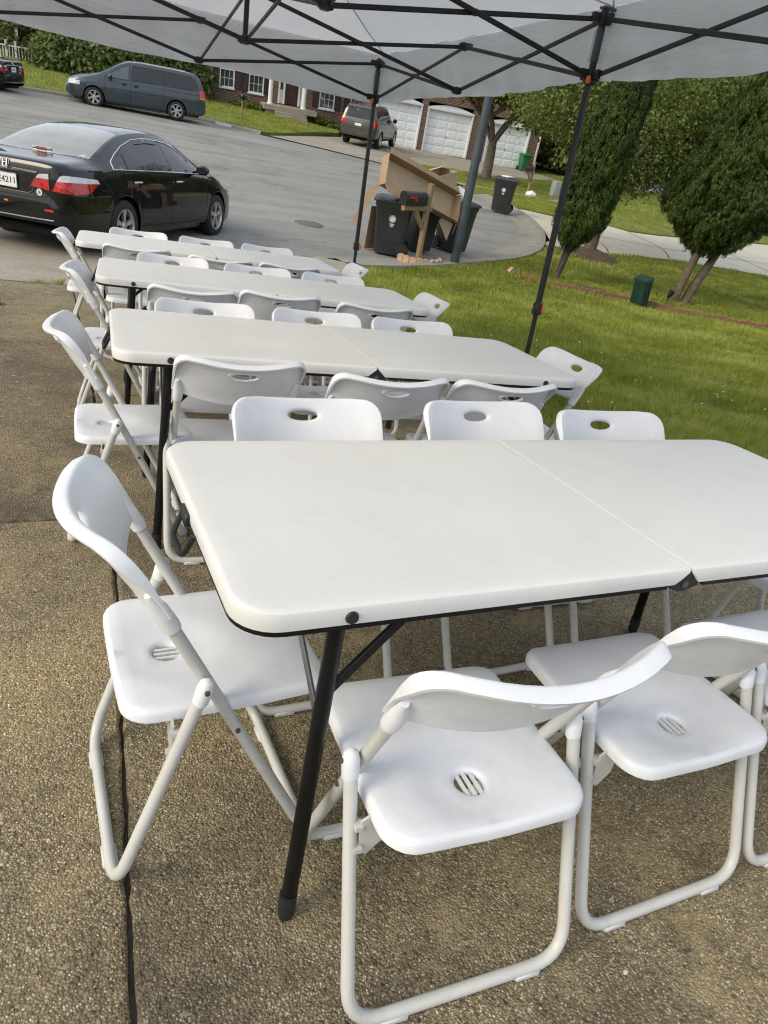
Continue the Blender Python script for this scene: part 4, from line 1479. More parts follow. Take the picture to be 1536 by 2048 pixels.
def sedan(name, label, mw, detail=True):
    c = Car(name, label, 'car', mw, SEDAN, 'paint_black')
    c.wheels(.325, .215, 5, 'double', 'alloy')
    for sd in ('R', 'L'):
        rear = [(-.16, 1.005), (1.24, .985), (1.22, 1.335), (.95, 1.352), (.62, 1.322), (.30, 1.245), (.05, 1.155), (-.12, 1.075)]
        front = [(1.33, .984), (2.30, .955), (2.22, 1.02), (1.98, 1.150), (1.72, 1.265), (1.52, 1.318), (1.31, 1.337)]
        c.patch('side_window', 'car_glass', sd, rear, .003)
        c.patch('side_window', 'car_glass', sd, front, .003)
        c.line('window_pillar', 'black_plastic', sd, [(.17, .998), (.20, 1.19)], .022, .006)
        c.line('window_trim', 'chrome', sd, [(2.32, .950), (1.3, .977), (-.17, .997), (-.135, 1.08), (.05, 1.168), (.30, 1.258), (.62, 1.335), (.95, 1.365), (1.3, 1.350), (1.53, 1.330), (1.74, 1.275), (2.0, 1.160)], r=.007, off=.006)
        c.patch('rain_visor', 'car_glass', sd, [(.05, 1.13), (.62, 1.285), (.95, 1.31), (1.22, 1.30), (1.22, 1.345), (.95, 1.357), (.62, 1.327), (.30, 1.25)], .014)
        c.line('door_gap', 'underbody', sd, [(1.27, .97), (1.24, .60), (1.25, .30)], .008, .0015)
        c.line('door_gap', 'underbody', sd, [(.02, .99), (.22, .80), (.38, .62), (.42, .45), (.46, .30)], .008, .0015)
        c.line('door_gap', 'underbody', sd, [(2.32, .94), (2.40, .62), (2.36, .32)], .008, .0015)
        c.line('sill_line', 'underbody', sd, [(.42, .305), (2.38, .285)], .012, .0015)
        for hx in (.30, 1.46):
            dsg = -1 if sd == 'R' else 1
            h = c.hit(*c.frame(sd)(hx, .855))
            m = MB(); p = h[0]
            m.hull([(p.x + a, p.y + dsg * b, p.z + e) for a, b, e in ((-.10, .012, .012), (-.10, .030, .010), (.10, .012, .014), (.10, .030, .012), (-.10, .012, -.014), (-.10, .028, -.012), (.10, .012, -.010), (.10, .028, -.008), (0, .042, .002))])
            m.build('door_handle', 'chrome', c.root, ang=60)
    # windscreens, from above
    c.patch('rear_window', 'car_glass_rear', 'T', [(-.66, -.40), (-.30, -.46), (.30, -.46), (.66, -.40), (.60, .0), (.535, .43), (.30, .47), (-.30, .47), (-.535, .43), (-.60, .0)], .003)
    c.patch('windscreen', 'car_glass', 'T', [(-.54, 1.72), (0, 1.66), (.54, 1.72), (.66, 2.52), (.35, 2.66), (0, 2.70), (-.35, 2.66), (-.66, 2.52)], .003)
    # tail lights wrap the corners
    for sg in (1, -1):
        w = (-.9, -sg * .75, 1, sg * .85)
        ax = -sg
        lo = [(-.22, .735), (-.02, .72), (.20, .735), (.27, .80), (.33, .845), (-.17, .845)]
        hi = [(-.17, .845), (.33, .845), (.30, .885), (.10, .905), (-.10, .915), (-.135, .90)]
        f = (lambda q: [(a if sg > 0 else -a, b) for a, b in q])
        k = -1
        lo = [(k * a, b) for a, b in lo]; hi = [(k * a, b) for a, b in hi]
        tl = c.patch('tail_light', 'tail_red', w, f(lo), .010, .03, edge=.03)
        if tl:
            c.patch('reverse_lens', 'lamp_clear', w, f(hi), .010, .03, tl, edge=.03)
        else:
            c.patch('reverse_lens', 'lamp_clear', w, f(hi), .010, .03, edge=.03)
        y = lambda v: -sg * v
        iw = [(y(.325), .755), (y(.572), .735), (y(.566), .848), (y(.385), .848)]
        c.patch('trunk_light', 'tail_red', 'B', iw, .006, .03, edge=.03)
        c.patch('trunk_lens', 'lamp_clear', 'B', [(y(.392), .853), (y(.566), .853), (y(.562), .912), (y(.44), .898)], .006, .03, edge=.03)
        c.line('trunk_gap', 'underbody', 'B', [(y(.585), .96), (y(.572), .85), (y(.575), .74), (y(.53), .66), (y(.40), .635)], .008, .002)
        c.patch('bumper_reflector', 'tail_red', 'B', [(y(.50), .50), (y(.62), .50), (y(.62), .525), (y(.50), .525)], .004, .03, edge=.03)
        c.patch('headlight', 'lamp_clear', (3.4, sg * .7, -1, -sg * .8), [(-.2, .62), (.2, .62), (.25, .72), (-.25, .76)], .006, .04, edge=.04)
    c.line('trunk_gap', 'underbody', 'B', [(-.40, .635), (.40, .635)], .008, .002)
    c.line('chrome_strip', 'chrome', 'B', [(-.42, .905), (0, .915), (.42, .905)], r=.012, off=.006)
    c.line('bumper_chrome', 'chrome', 'B', [(-.62, .405), (-.3, .40), (.3, .40), (.62, .405)], r=.008, off=.004)
    c.patch('plate_recess', 'underbody', 'B', [(-.36, .68), (.36, .68), (.40, .89), (-.40, .89)], .002, .05)
    c.line('recess_edge', 'grey_steel', 'B', [(-.40, .87), (-.35, .70), (-.29, .672), (.29, .672), (.35, .70), (.40, .87)], r=.006, off=.004)
    h = c.hit((-4, 0, .78), (1, 0, 0))[0]
    m = MB(); m.box((h.x - .016, 0, .785), (.006, .312, .160), bev=.002)
    pl_ = m.build('licence_plate', 'plate_white', c.root)
    m = MB()
    for z_, d_ in ((.863, (.008, .318, .010)), (.707, (.008, .318, .010))):
        m.box((h.x - .018, 0, z_), d_)
    for y_ in (-.156, .156):
        m.box((h.x - .018, y_, .785), (.008, .010, .165))
    m.build('plate_frame', 'chrome', pl_)
    tm = text_mesh('1E4211', .098)
    tm.materials.append(MATS['ink_black'])
    o = link('plate_number', tm, pl_, Matrix.Translation((h.x - .0205, .0, .782)) @ Matrix.Rotation(-math.pi / 2, 4, 'Z') @ Matrix.Rotation(math.pi / 2, 4, 'X'))
    tag(o, kind='stuff')
    h = c.hit((-4, 0, .965), (1, 0, 0))[0]
    bm_ = Matrix.Translation((h.x - .008, 0, .965)) @ Matrix.Rotation(-math.pi / 2, 4, 'Z') @ Matrix.Rotation(math.pi / 2 - .25, 4, 'X')
    m = MB()
    ring = [(-.050, .036), (-.044, -.030), (-.034, -.040), (.034, -.040), (.044, -.030), (.050, .036), (.040, .044), (-.040, .044)]
    m.tube([(x, y, 0) for x, y in ring], .0052, 6, closed=True)
    m.bar((-.027, .040, .002), (-.021, -.036, .002), .012, .008)
    m.bar((.027, .040, .002), (.021, -.036, .002), .012, .008)
    m.bar((-.024, .0, .002), (.024, .0, .002), .008, .011)
    link('badge', m.mesh('badge', 'chrome'), c.root, bm_)
    h = c.hit((-4, -.44, .70), (1, 0, 0))[0]
    m = MB(); m.lathe([(.001, 0), (.038, 0), (.038, .003), (.001, .003)], 20, axis='X')
    o = m.build('round_sticker', 'sticker', c.root); o.location = (h.x - .006, -.44, .70)
    m = MB()
    for k in range(3):
        m.box((-.002, 0, -.012 + k * .012), (.003, .036 - .006 * abs(k - 1), .006))
    m.build('sticker_print', 'ink_black', o)
    # high brake light on the parcel shelf behind glass
    h = c.hit((-.40, 0, 4), (0, 0, -1))[0]
    m = MB(); m.box((-.37, 0, h.z + .022), (.05, .26, .02), bev=.004); q = m.build('brake_light_housing', 'lamp_clear', c.root)
    m = MB()
    for k in range(6):
        m.box((-.398, -.06 + k * .024, h.z + .024), (.006, .018, .012))
    m.build('brake_light', 'tail_red', q)
    c.mirror(2.05, 1.02, yw=.86)
    c.line('fog_reflector', 'reflector_amber', 'B', [(-.02, .555), (.03, .555)], .02, .004)
    return c

sedan('black_sedan', 'black four-door sedan parked at the street edge with red tail lights and plate', carmat(-.80, 9.947, -1.072, .93, .062, -.045))
sedan('black_sedan', 'black car parked at the far curb, cut by the left edge of the photo', carmat(-2.55, 31.78, -1.13, math.pi * .845, 0, 0))

VAN = dict(x0=-1.13, x1=3.97, axles=(0, 3.0), arch=.385, wz=.335, track=.84, floor=.20, ang=28,
  dense=((-1.13, -.7, 24), (1.9, 3.2, 24)),
  curves=dict(
    w=[(-1.13, .78), (-1.08, .86), (-.95, .92), (-.5, .95), (0, .96), (1.5, .965), (3.0, .955), (3.5, .90), (3.8, .76), (3.97, .52)],
    zb=[(-1.13, .38), (-.9, .28), (0, .24), (3.0, .22), (3.7, .24), (3.97, .34)],
    zbelt=[(-1.13, .62), (-1.11, .92), (-1.06, 1.06), (-.9, 1.09), (0, 1.08), (1.5, 1.05), (2.6, 1.00), (3.2, .95), (3.6, .86), (3.85, .74), (3.97, .60)],
    wb=[(-1.13, .70), (-1.08, .80), (-.9, .87), (0, .90), (1.5, .905), (2.6, .89), (3.2, .82), (3.6, .68), (3.97, .42)],
    zr=[(-1.13, .66), (-1.11, .98), (-1.06, 1.14), (-1.0, 1.26), (-.9, 1.46), (-.78, 1.58), (-.6, 1.625), (0, 1.655), (1.0, 1.67), (1.7, 1.645), (2.0, 1.55), (2.4, 1.33), (2.8, 1.12), (3.1, 1.02), (3.5, .93), (3.85, .78), (3.97, .63)],
    wr=[(-1.13, .66), (-1.08, .76), (-1.0, .80), (-.9, .78), (-.78, .74), (-.6, .715), (0, .71), (1.0, .705), (1.7, .70), (2.0, .71), (2.4, .74), (2.8, .78), (3.1, .76), (3.5, .60), (3.97, .30)],
    ztop=[(-1.13, .70), (-1.11, 1.02), (-1.06, 1.18), (-1.0, 1.31), (-.9, 1.52), (-.78, 1.65), (-.6, 1.705), (0, 1.735), (1.0, 1.74), (1.7, 1.70), (2.0, 1.60), (2.4, 1.38), (2.8, 1.165), (3.1, 1.06), (3.5, .97), (3.85, .82), (3.97, .66)]))
c = Car('minivan', 'dark blue-grey minivan parked along the far curb', 'van', carmat(4.119, 32.514, -1.209, 3.077, -.010, .008), VAN, 'paint_blue_grey')
c.wheels(.335, .215, 6, 'wide', 'alloy')
for sd in ('R', 'L'):
    c.patch('side_window', 'house_glass', sd, [(1.75, 1.08), (2.62, 1.055), (2.45, 1.19), (2.1, 1.40), (1.85, 1.53), (1.72, 1.56)], .004)
    c.patch('side_window', 'car_glass', sd, [(.52, 1.115), (1.66, 1.085), (1.63, 1.575), (.54, 1.585)], .004)
    c.patch('side_window', 'car_glass', sd, [(-.72, 1.13), (.46, 1.115), (.48, 1.585), (-.52, 1.555), (-.70, 1.46), (-.80, 1.27), (-.80, 1.17)], .004)
    for pth in ([(1.75, 1.08), (2.62, 1.055), (2.45, 1.19), (2.1, 1.40), (1.85, 1.53), (1.72, 1.56), (1.75, 1.08)], [(.49, 1.115), (1.66, 1.085), (1.63, 1.575), (.51, 1.585), (.49, 1.115)], [(-.72, 1.13), (.46, 1.115), (.48, 1.585), (-.52, 1.555), (-.70, 1.46), (-.80, 1.27), (-.80, 1.17), (-.72, 1.13)]):
        c.line('window_trim', 'black_plastic', sd, pth, .026, .006)
    c.line('rear_door_track', 'black_plastic', sd, [(-1.02, .985), (.5, .985)], .024, .004)
    c.line('crease', 'underbody', sd, [(.5, .985), (2.55, .955)], .007, .002)
    c.line('side_trim', 'grey_steel', sd, [(.55, .67), (2.5, .645)], .022, .006)
    c.line('door_gap', 'underbody', sd, [(1.70, 1.08), (1.70, .32)], .009, .002)
    c.line('door_gap', 'underbody', sd, [(.50, 1.11), (.48, .62), (.52, .34)], .009, .002)
    c.line('door_gap', 'underbody', sd, [(2.62, 1.05), (2.60, .6), (2.56, .33)], .009, .002)
    for hx in (1.50, 1.92):
        h = c.hit(*c.frame(sd)(hx, .93))[0]
        m = MB(); m.box((h.x, h.y + (-.012 if sd == 'R' else .012), h.z), (.17, .03, .09), bev=.012); m.build('door_handle', 'black_plastic', c.root)
    sg = -1 if sd == 'R' else 1
    c.patch('tail_light', 'tail_red', (-1.0, sg * .8, 1, -sg * 1.4), [(-.16, .93), (.16, .93), (.13, 1.16), (-.13, 1.16)], .010, .03, edge=.04)
    c.patch('turn_lens', 'lamp_amber', (-1.0, sg * .8, 1, -sg * 1.4), [(-.16, .86), (.16, .86), (.16, .925), (-.16, .925)], .010, .03, edge=.04)
    c.patch('headlight', 'lamp_clear', (3.6, sg * .65, -1, -sg * .9), [(-.26, .66), (.26, .66), (.30, .80), (-.26, .78)], .010, .04, edge=.04)
c.patch('windscreen', 'car_glass', 'T', [(-.62, 1.98), (0, 1.93), (.62, 1.98), (.70, 2.80), (0, 2.98), (-.70, 2.80)], .004)
c.patch('rear_window', 'car_glass', 'B', [(-.64, 1.18), (.64, 1.18), (.60, 1.56), (-.60, 1.56)], .004)
c.mirror(2.42, 1.12, (.13, .20, .17), .90, 'paint_blue_grey')

SUV = dict(x0=-1.12, x1=4.05, axles=(0, 3.1), arch=.445, wz=.39, track=.85, floor=.30, ang=28,
  dense=((-1.12, -.7, 24), (2.0, 3.0, 16)),
  curves=dict(
    w=[(-1.12, .86), (-1.06, .93), (-.9, .97), (0, 1.0), (1.5, 1.0), (3.0, .99), (3.6, .95), (3.9, .82), (4.05, .60)],
    zb=[(-1.12, .46), (-.8, .42), (0, .38), (3.0, .36), (3.8, .36), (4.05, .44)],
    zbelt=[(-1.12, .78), (-1.11, 1.02), (-1.06, 1.20), (-.9, 1.23), (0, 1.22), (1.5, 1.20), (2.4, 1.17), (3.0, 1.12), (3.6, 1.05), (3.9, .95), (4.05, .82)],
    wb=[(-1.12, .80), (-1.06, .88), (-.9, .92), (0, .935), (1.5, .935), (2.4, .92), (3.0, .88), (3.6, .80), (4.05, .5)],
    zr=[(-1.12, .82), (-1.11, 1.06), (-1.05, 1.25), (-.98, 1.45), (-.88, 1.66), (-.75, 1.76), (0, 1.80), (1.0, 1.80), (1.6, 1.76), (1.95, 1.60), (2.4, 1.27), (2.7, 1.19), (3.6, 1.10), (3.9, .99), (4.05, .86)],
    wr=[(-1.12, .76), (-1.05, .86), (-.98, .82), (-.88, .77), (-.75, .745), (0, .74), (1.0, .74), (1.6, .735), (1.95, .76), (2.4, .84), (2.7, .84), (3.6, .70), (4.05, .4)],
    ztop=[(-1.12, .86), (-1.11, 1.10), (-1.05, 1.30), (-.98, 1.50), (-.88, 1.72), (-.75, 1.84), (0, 1.88), (1.0, 1.88), (1.6, 1.82), (1.95, 1.65), (2.4, 1.31), (2.7, 1.24), (3.6, 1.16), (3.9, 1.04), (4.05, .90)]))
s_ = .95
c = Car('sport_utility_vehicle', 'taupe grey SUV parked in front of the white garage doors', 'SUV', Matrix.Translation((13.67, 35.84, -1.445)) @ Matrix.Rotation(.917, 4, 'Z') @ Matrix.Scale(s_, 4), SUV, 'paint_taupe')
c.wheels(.39, .26, 5, 'wide', 'alloy')
for sd in ('R', 'L'):
    c.patch('side_window', 'car_glass', sd, [(1.42, 1.24), (2.32, 1.21), (2.05, 1.45), (1.82, 1.60), (1.44, 1.68)], .004)
    c.patch('side_window', 'car_glass', sd, [(.38, 1.26), (1.36, 1.245), (1.38, 1.685), (.40, 1.70)], .004)
    c.patch('side_window', 'car_glass', sd, [(-.78, 1.29), (.32, 1.265), (.34, 1.70), (-.58, 1.69), (-.74, 1.60)], .004)
    for xx in (1.39, .35, 2.40):
        c.line('door_gap', 'underbody', sd, [(xx, 1.22), (xx, .50)], .012, .002)
    for hx in (.55, 1.55):
        h = c.hit(*c.frame(sd)(hx, 1.10))[0]
        m = MB(); m.box((h.x, h.y + (-.012 if sd == 'R' else .012), h.z), (.18, .03, .035), bev=.01); m.build('door_handle', 'paint_taupe', c.root)
    sg = -1 if sd == 'R' else 1
    tl = c.patch('tail_light', 'tail_red', (-1.0, sg * .86, 1, -sg * .9), [(-.20, .96), (.20, .96), (.22, 1.14), (.20, 1.24), (-.20, 1.24)], .012, .03, edge=.04)
    c.line('roof_rail', 'grey_steel', 'T', [(sg * .66, -.6), (sg * .68, .4), (sg * .67, 1.5)], r=.02, off=.045)
    m = MB(); m.bar((.5, sg * .97, .42), (2.6, sg * .97, .42), .12, .04); m.build('running_board', 'black_plastic', c.root)
    c.patch('headlight', 'lamp_clear', (3.7, sg * .75, -1, -sg * .8), [(-.22, .82), (.22, .82), (.25, .98), (-.25, 1.0)], .010, .04, edge=.04)
c.patch('rear_window', 'car_glass', 'B', [(-.70, 1.27), (.70, 1.27), (.66, 1.68), (-.66, 1.68)], .004)
c.line('hatch_gap', 'underbody', 'B', [(-.80, 1.70), (-.84, 1.24), (-.84, .82), (.84, .82), (.84, 1.24), (.80, 1.70)], .014, .003)
c.patch('spoiler', 'paint_taupe', 'B', [(-.70, 1.70), (.70, 1.70), (.68, 1.79), (-.68, 1.79)], .05)
c.patch('windscreen', 'car_glass', 'T', [(-.66, 1.75), (0, 1.70), (.66, 1.75), (.76, 2.34), (0, 2.44), (-.76, 2.34)], .004)
c.patch('rear_bumper', 'paint_taupe', 'B', [(-.84, .52), (.84, .52), (.84, .80), (-.84, .80)], .05)
c.patch('licence_plate', 'plate_white', 'B', [(-.17, .93), (.17, .93), (.17, 1.05), (-.17, 1.05)], .006)
c.line('tailgate_trim', 'chrome', 'B', [(-.32, 1.13), (.32, 1.13)], r=.014, off=.006)
c.line('wiper', 'black_plastic', 'B', [(0, 1.29), (.35, 1.40)], r=.008, off=.012)
c.mirror(2.12, 1.30, (.14, .22, .20), .95, 'paint_black')
# ------------------------------------------------------------------ buildings
def window(parent, x0, x1, z0, z1, y=0.0, shutters=True, nx=3, nz=2):
    w = MB()
    f = .055
    for (cx, cz, dx, dz) in (((x0 + x1) / 2, z1 - f / 2, x1 - x0, f), ((x0 + x1) / 2, z0 + f / 2, x1 - x0, f), (x0 + f / 2, (z0 + z1) / 2, f, z1 - z0 - 2 * f), (x1 - f / 2, (z0 + z1) / 2, f, z1 - z0 - 2 * f), ((x0 + x1) / 2, (z0 + z1) / 2, x1 - x0 - 2 * f, .05)):
        w.box((cx, y - .03, cz), (dx, .08, dz))
    win = w.build('window', 'white_paint', parent, smooth_=False)
    m = MB(); m.box(((x0 + x1) / 2, y - .06, z0 - .035), (x1 - x0 + .10, .14, .06)); m.build('sill', 'white_paint', win, smooth_=False)
    zm = (z0 + z1) / 2
    for a, b in ((z0 + f, zm - .025), (zm + .025, z1 - f)):
        m = MB(); m.box(((x0 + x1) / 2, y + .012, (a + b) / 2), (x1 - x0 - 2 * f, .012, b - a)); m.build('pane', 'house_glass', win, smooth_=False)
        m = MB()
        for k in range(1, nx):
            m.box((x0 + f + (x1 - x0 - 2 * f) * k / nx, y - .004, (a + b) / 2), (.018, .016, b - a))
        for k in range(1, nz):
            m.box(((x0 + x1) / 2, y - .008, a + (b - a) * k / nz), (x1 - x0 - 2 * f, .014, .018))
        tag(m.build('muntin', 'white_paint', win, smooth_=False), kind='stuff')
    if shutters:
        for sx in (-1, 1):
            cx = x0 - .19 if sx < 0 else x1 + .19
            m = MB()
            for c_, d_ in (((cx - .15, y - .02, zm), (.05, .04, z1 - z0)), ((cx + .15, y - .02, zm), (.05, .04, z1 - z0)), ((cx, y - .02, z1 - .03), (.25, .04, .06)), ((cx, y - .02, z0 + .03), (.25, .04, .06)), ((cx, y - .02, zm), (.25, .04, .06))):
                m.box((c_[0], -.022, c_[2]), d_)
            sh = m.build('shutter', 'shutter', parent, smooth_=False)
            m = MB()
            n = int((z1 - z0 - .12) / .06)
            for k in range(n):
                z = z0 + .08 + k * .06
                if abs(z - zm) < .05: continue
                m.add([(cx - .125, -.034, z), (cx + .125, -.034, z), (cx + .125, -.010, z + .05), (cx - .125, -.010, z + .05)], [(0, 1, 2, 3)])
            tag(m.build('louvre', 'shutter', sh, smooth_=False), kind='stuff')

A6 = R(-6)
# brick house
hm = Matrix.Translation((7.5, 43.2, 0)) @ Matrix.Rotation(A6, 4, 'Z')
house = thing('brick_house', 'brick house with white windows, dark shutters and a columned porch', 'house', hm)
W_, D_, Z0, Z1 = 8.75, 8.0, -1.7, 4.3
op = [(.59, 1.37, -.22, 1.45), (2.13, 2.94, -.26, 1.42), (3.72, 5.12, -.56, 1.62), (6.04, 6.92, -.43, 1.42), (7.83, 8.62, -.45, 1.40)]
m = MB()
prev = 0.0
for (a, b, z0, z1) in op:
    m.box(((prev + a) / 2, .1, (Z0 + Z1) / 2), (a - prev, .2, Z1 - Z0))
    m.box(((a + b) / 2, .1, (Z0 + z0) / 2), (b - a, .2, z0 - Z0))
    m.box(((a + b) / 2, .1, (Z1 + z1) / 2), (b - a, .2, Z1 - z1))
    prev = b
m.box(((prev + W_) / 2, .1, (Z0 + Z1) / 2), (W_ - prev, .2, Z1 - Z0))
m.box((.1, .2 + D_ / 2, (Z0 + Z1) / 2), (.2, D_, Z1 - Z0)); m.box((W_ - .1, .2 + D_ / 2, (Z0 + Z1) / 2), (.2, D_, Z1 - Z0)); m.box((W_ / 2, .3 + D_, (Z0 + Z1) / 2), (W_, .2, Z1 - Z0))
m.box((W_ / 2, D_ / 2, -1.0), (W_ - .5, D_ - .3, .1))
m.build('wall', 'brick', house, smooth_=False)
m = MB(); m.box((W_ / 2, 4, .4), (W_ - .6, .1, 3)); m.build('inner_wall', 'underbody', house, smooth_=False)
for i, (a, b, z0, z1) in enumerate(op):
    if i != 2:
        window(house, a, b, z0, z1, .05)
for a in (.6, 2.13, 4.0, 6.04, 7.5):
    window(house, a, a + .8, 2.2, 3.7, -.035)
# entrance
m = MB(); m.box((4.49, .10, .52), (.76, .06, 2.10), bev=.01); dr = m.build('door', 'door_brown', house)
for k, (cx, cz) in enumerate(((4.32, 1.12), (4.66, 1.12), (4.32, .45), (4.66, .45), (4.32, -.16), (4.66, -.16))):
    m = MB(); m.box((cx, .066, cz), (.24, .02, .50 if k < 4 else .42), bev=.008); m.build('panel', 'door_brown', dr)
m = MB(); m.lathe([(.001, -.05), (.03, -.045), (.035, -.02), (.012, 0)], 12, Matrix.Translation((4.80, .07, .45)), axis='Y'); m.build('handle', 'chrome', dr)
m = MB()
for cx in (3.79, 4.07, 4.91, 5.06):
    m.box((cx, .06, .52), (.10, .14, 2.12))
m.box((4.42, .06, 1.60), (1.40, .14, .08)); m.build('door_frame', 'white_paint', house, smooth_=False)
for cx in (3.93, 4.985):
    m = MB(); m.box((cx, .10, .85), (.16, .012, 1.4)); m.build('sidelight', 'house_glass', house, smooth_=False)
    m = MB(); m.box((cx, .10, -.20), (.16, .03, .66)); m.build('sidelight_panel', 'white_paint', house, smooth_=False)
for cx in (3.16, 4.97):
    m = MB(); m.lathe([(.15, -.60), (.15, -.52), (.115, -.50), (.112, .4), (.098, 1.75), (.13, 1.80), (.13, 1.88)], 18, Matrix.Translation((cx, -1.05, 0))); cl = m.build('column', 'white_paint', house)
    m = MB(); m.box((cx, -1.08, -.86), (.46, .46, .52), bev=.02); m.build('column_base', 'concrete', cl)
m = MB(); m.box((4.25, -.65, -.72), (2.9, 1.5, .26), bev=.02); m.build('porch_floor', 'concrete', house)
for k in range(3):
    m = MB(); m.box((4.25, -1.45 - .32 * k, -.92 - .14 * k), (1.7, .34, .14), bev=.015); m.build('step', 'concrete', house)
m = MB(); m.hull([(2.7, -1.5, 1.88), (5.5, -1.5, 1.88), (2.7, 0, 1.88), (5.5, 0, 1.88), (2.7, -1.5, 2.05), (5.5, -1.5, 2.05), (2.9, 0, 2.5), (5.3, 0, 2.5)]); m.build('porch_roof', 'white_paint', house, smooth_=False)
m = MB(); m.hull([(-.4, -.4, 4.3), (W_ + .4, -.4, 4.3), (-.4, D_ + .6, 4.3), (W_ + .4, D_ + .6, 4.3), (-.4, D_ / 2, 7.0), (W_ + .4, D_ / 2, 7.0)]); m.build('roof', 'roofing', house, smooth_=False)

# garage block with three doors
gm = Matrix.Translation((18.8, 40.3, 0)) @ Matrix.Rotation(A6, 4, 'Z')
gar = thing('garage_block', 'brick garage block with three white panelled doors', 'garage', gm)
doors = [(-2.66, 0.0, -1.585, 2.20, 'partly behind the grey SUV'), (.36, 3.17, -1.64, 2.20, 'middle'), (4.25, 6.98, -1.755, 2.17, 'behind the tree')]
m = MB()
gx0, gx1, gz1 = -3.0, 7.62, 3.6
pr = gx0
for a, b, zb, h, _ in doors:
    m.box(((pr + a) / 2, .15, (gz1 - 2.1) / 2), (a - pr, .30, gz1 + 2.1))
    m.box(((a + b) / 2, .15, (zb + h + .34 + gz1) / 2), (b - a, .30, gz1 - zb - h - .34))
    pr = b
m.box(((pr + gx1) / 2, .15, (gz1 - 2.1) / 2), (gx1 - pr, .30, gz1 + 2.1))
m.box((gx0 + .15, 3.3, (gz1 - 2.1) / 2), (.3, 6.0, gz1 + 2.1)); m.box((gx1 - .15, 3.3, (gz1 - 2.1) / 2), (.3, 6.0, gz1 + 2.1)); m.box(((gx0 + gx1) / 2, 6.4, (gz1 - 2.1) / 2), (gx1 - gx0, .2, gz1 + 2.1))
m.build('wall', 'brick', gar, smooth_=False)
m = MB(); m.hull([(gx0 - .4, -.4, gz1), (gx1 + .4, -.4, gz1), (gx0 - .4, 6.9, gz1), (gx1 + .4, 6.9, gz1), (gx0 - .4, 3.2, gz1 + 2.2), (gx1 + .4, 3.2, gz1 + 2.2)]); m.build('roof', 'roofing', gar, smooth_=False)
for a, b, zb, h, _ in doors:
    m = MB(); m.box(((a + b) / 2, .17, zb + h / 2), (b - a - .12, .04, h - .02))
    d = m.build('garage_door', 'garage_white', gar, smooth_=False)
    nr, nc = 5, 4
    w = (b - a - .12) / nc; hh = (h - .02) / nr
    for r in range(nr):
        for c_ in range(nc):
            m = MB()
            cx, cz = a + .06 + w * (c_ + .5), zb + hh * (r + .5)
            pts = [(cx + sx * (w / 2 - .05), .150, cz + sz * (hh / 2 - .05)) for sx in (-1, 1) for sz in (-1, 1)] + [(cx + sx * (w / 2 - .10), .136, cz + sz * (hh / 2 - .10)) for sx in (-1, 1) for sz in (-1, 1)]
            m.hull(pts)
            m.build('panel', 'garage_white', d, smooth_=False)
    m = MB()
    for r in range(1, nr):
        m.box(((a + b) / 2, .1485, zb + hh * r), (b - a - .12, .006, .014))
    m.build('section_joint', 'utility_grey', d, smooth_=False)
    m = MB(); m.box(((a + b) / 2, .13, zb + h * .42), (.03, .03, .14), bev=.006); m.build('handle', 'grey_steel', d)
    m = MB()
    for x in (a + .03, b - .03):
        m.box((x, .07, zb + h / 2), (.09, .20, h))
    m.box(((a + b) / 2, .055, zb + h + .04), (b - a + .06, .21, .09))
    m.build('door_trim', 'white_paint', gar, smooth_=False)
    m = MB()                                    # shallow arched white panel over the door
    n = 10
    P = [(a, zb + h + .085)] + [(a + (b - a) * k / n, zb + h + .10 + .20 * math.sin(math.pi * k / n)) for k in range(n + 1)] + [(b, zb + h + .085)]
    vs_ = [(x, y, z) for y in (.06, .12) for x, z in P]
    q = len(P)
    m.add(vs_, [tuple(range(q)), tuple(range(2 * q - 1, q - 1, -1))] + [(k, (k + 1) % q, q + (k + 1) % q, q + k) for k in range(q)])
    m.build('arch_panel', 'white_paint', gar, smooth_=False)
m = MB(); m.box((7.67, -.02, .6), (.09, .09, 5.2)); m.build('downspout', 'white_paint', gar, smooth_=False)

# white deck with railing far left
dk = thing('deck', 'white railed deck behind the parked car at far left', 'deck', Matrix.Translation((-1.62, 45, 0)))
m = MB()
m.box((-3.9, 2.0, -1.02), (9.6, 4.0, .36)); m.build('skirting', 'white_paint', dk, smooth_=False)
m = MB(); m.box((-3.9, 2.0, -.78), (9.8, 4.1, .10)); m.build('floor', 'white_paint', dk, smooth_=False)
m = MB(); m.box((.1, 2.0, -1.35), (1.6, 3.8, .5)); m.build('base', 'utility_grey', dk, smooth_=False)
for x in (-8.5, -6.4, -4.3, -2.2, -.42, 0.0, .85):
    m = MB(); m.box((x, 0, -.36), (.10, .10, .86)); m.box((x, 0, .10), (.13, .13, .05)); m.build('railing_post', 'white_paint', dk, smooth_=False)
m = MB(); m.box((-3.8, 0, -.10), (9.4, .07, .06)); m.box((-3.8, 0, -.68), (9.4, .05, .05)); m.build('rail', 'white_paint', dk, smooth_=False)
for k in range(66):
    x = -8.4 + k * .14
    if x > .8: break
    m = MB(); m.box((x, 0, -.39), (.04, .04, .54)); m.build('baluster', 'white_paint', dk, smooth_=False)
m = MB(); m.box((.10, .6, .33), (.12, .12, .9)); m.build('corner_post', 'white_paint', dk, smooth_=False)

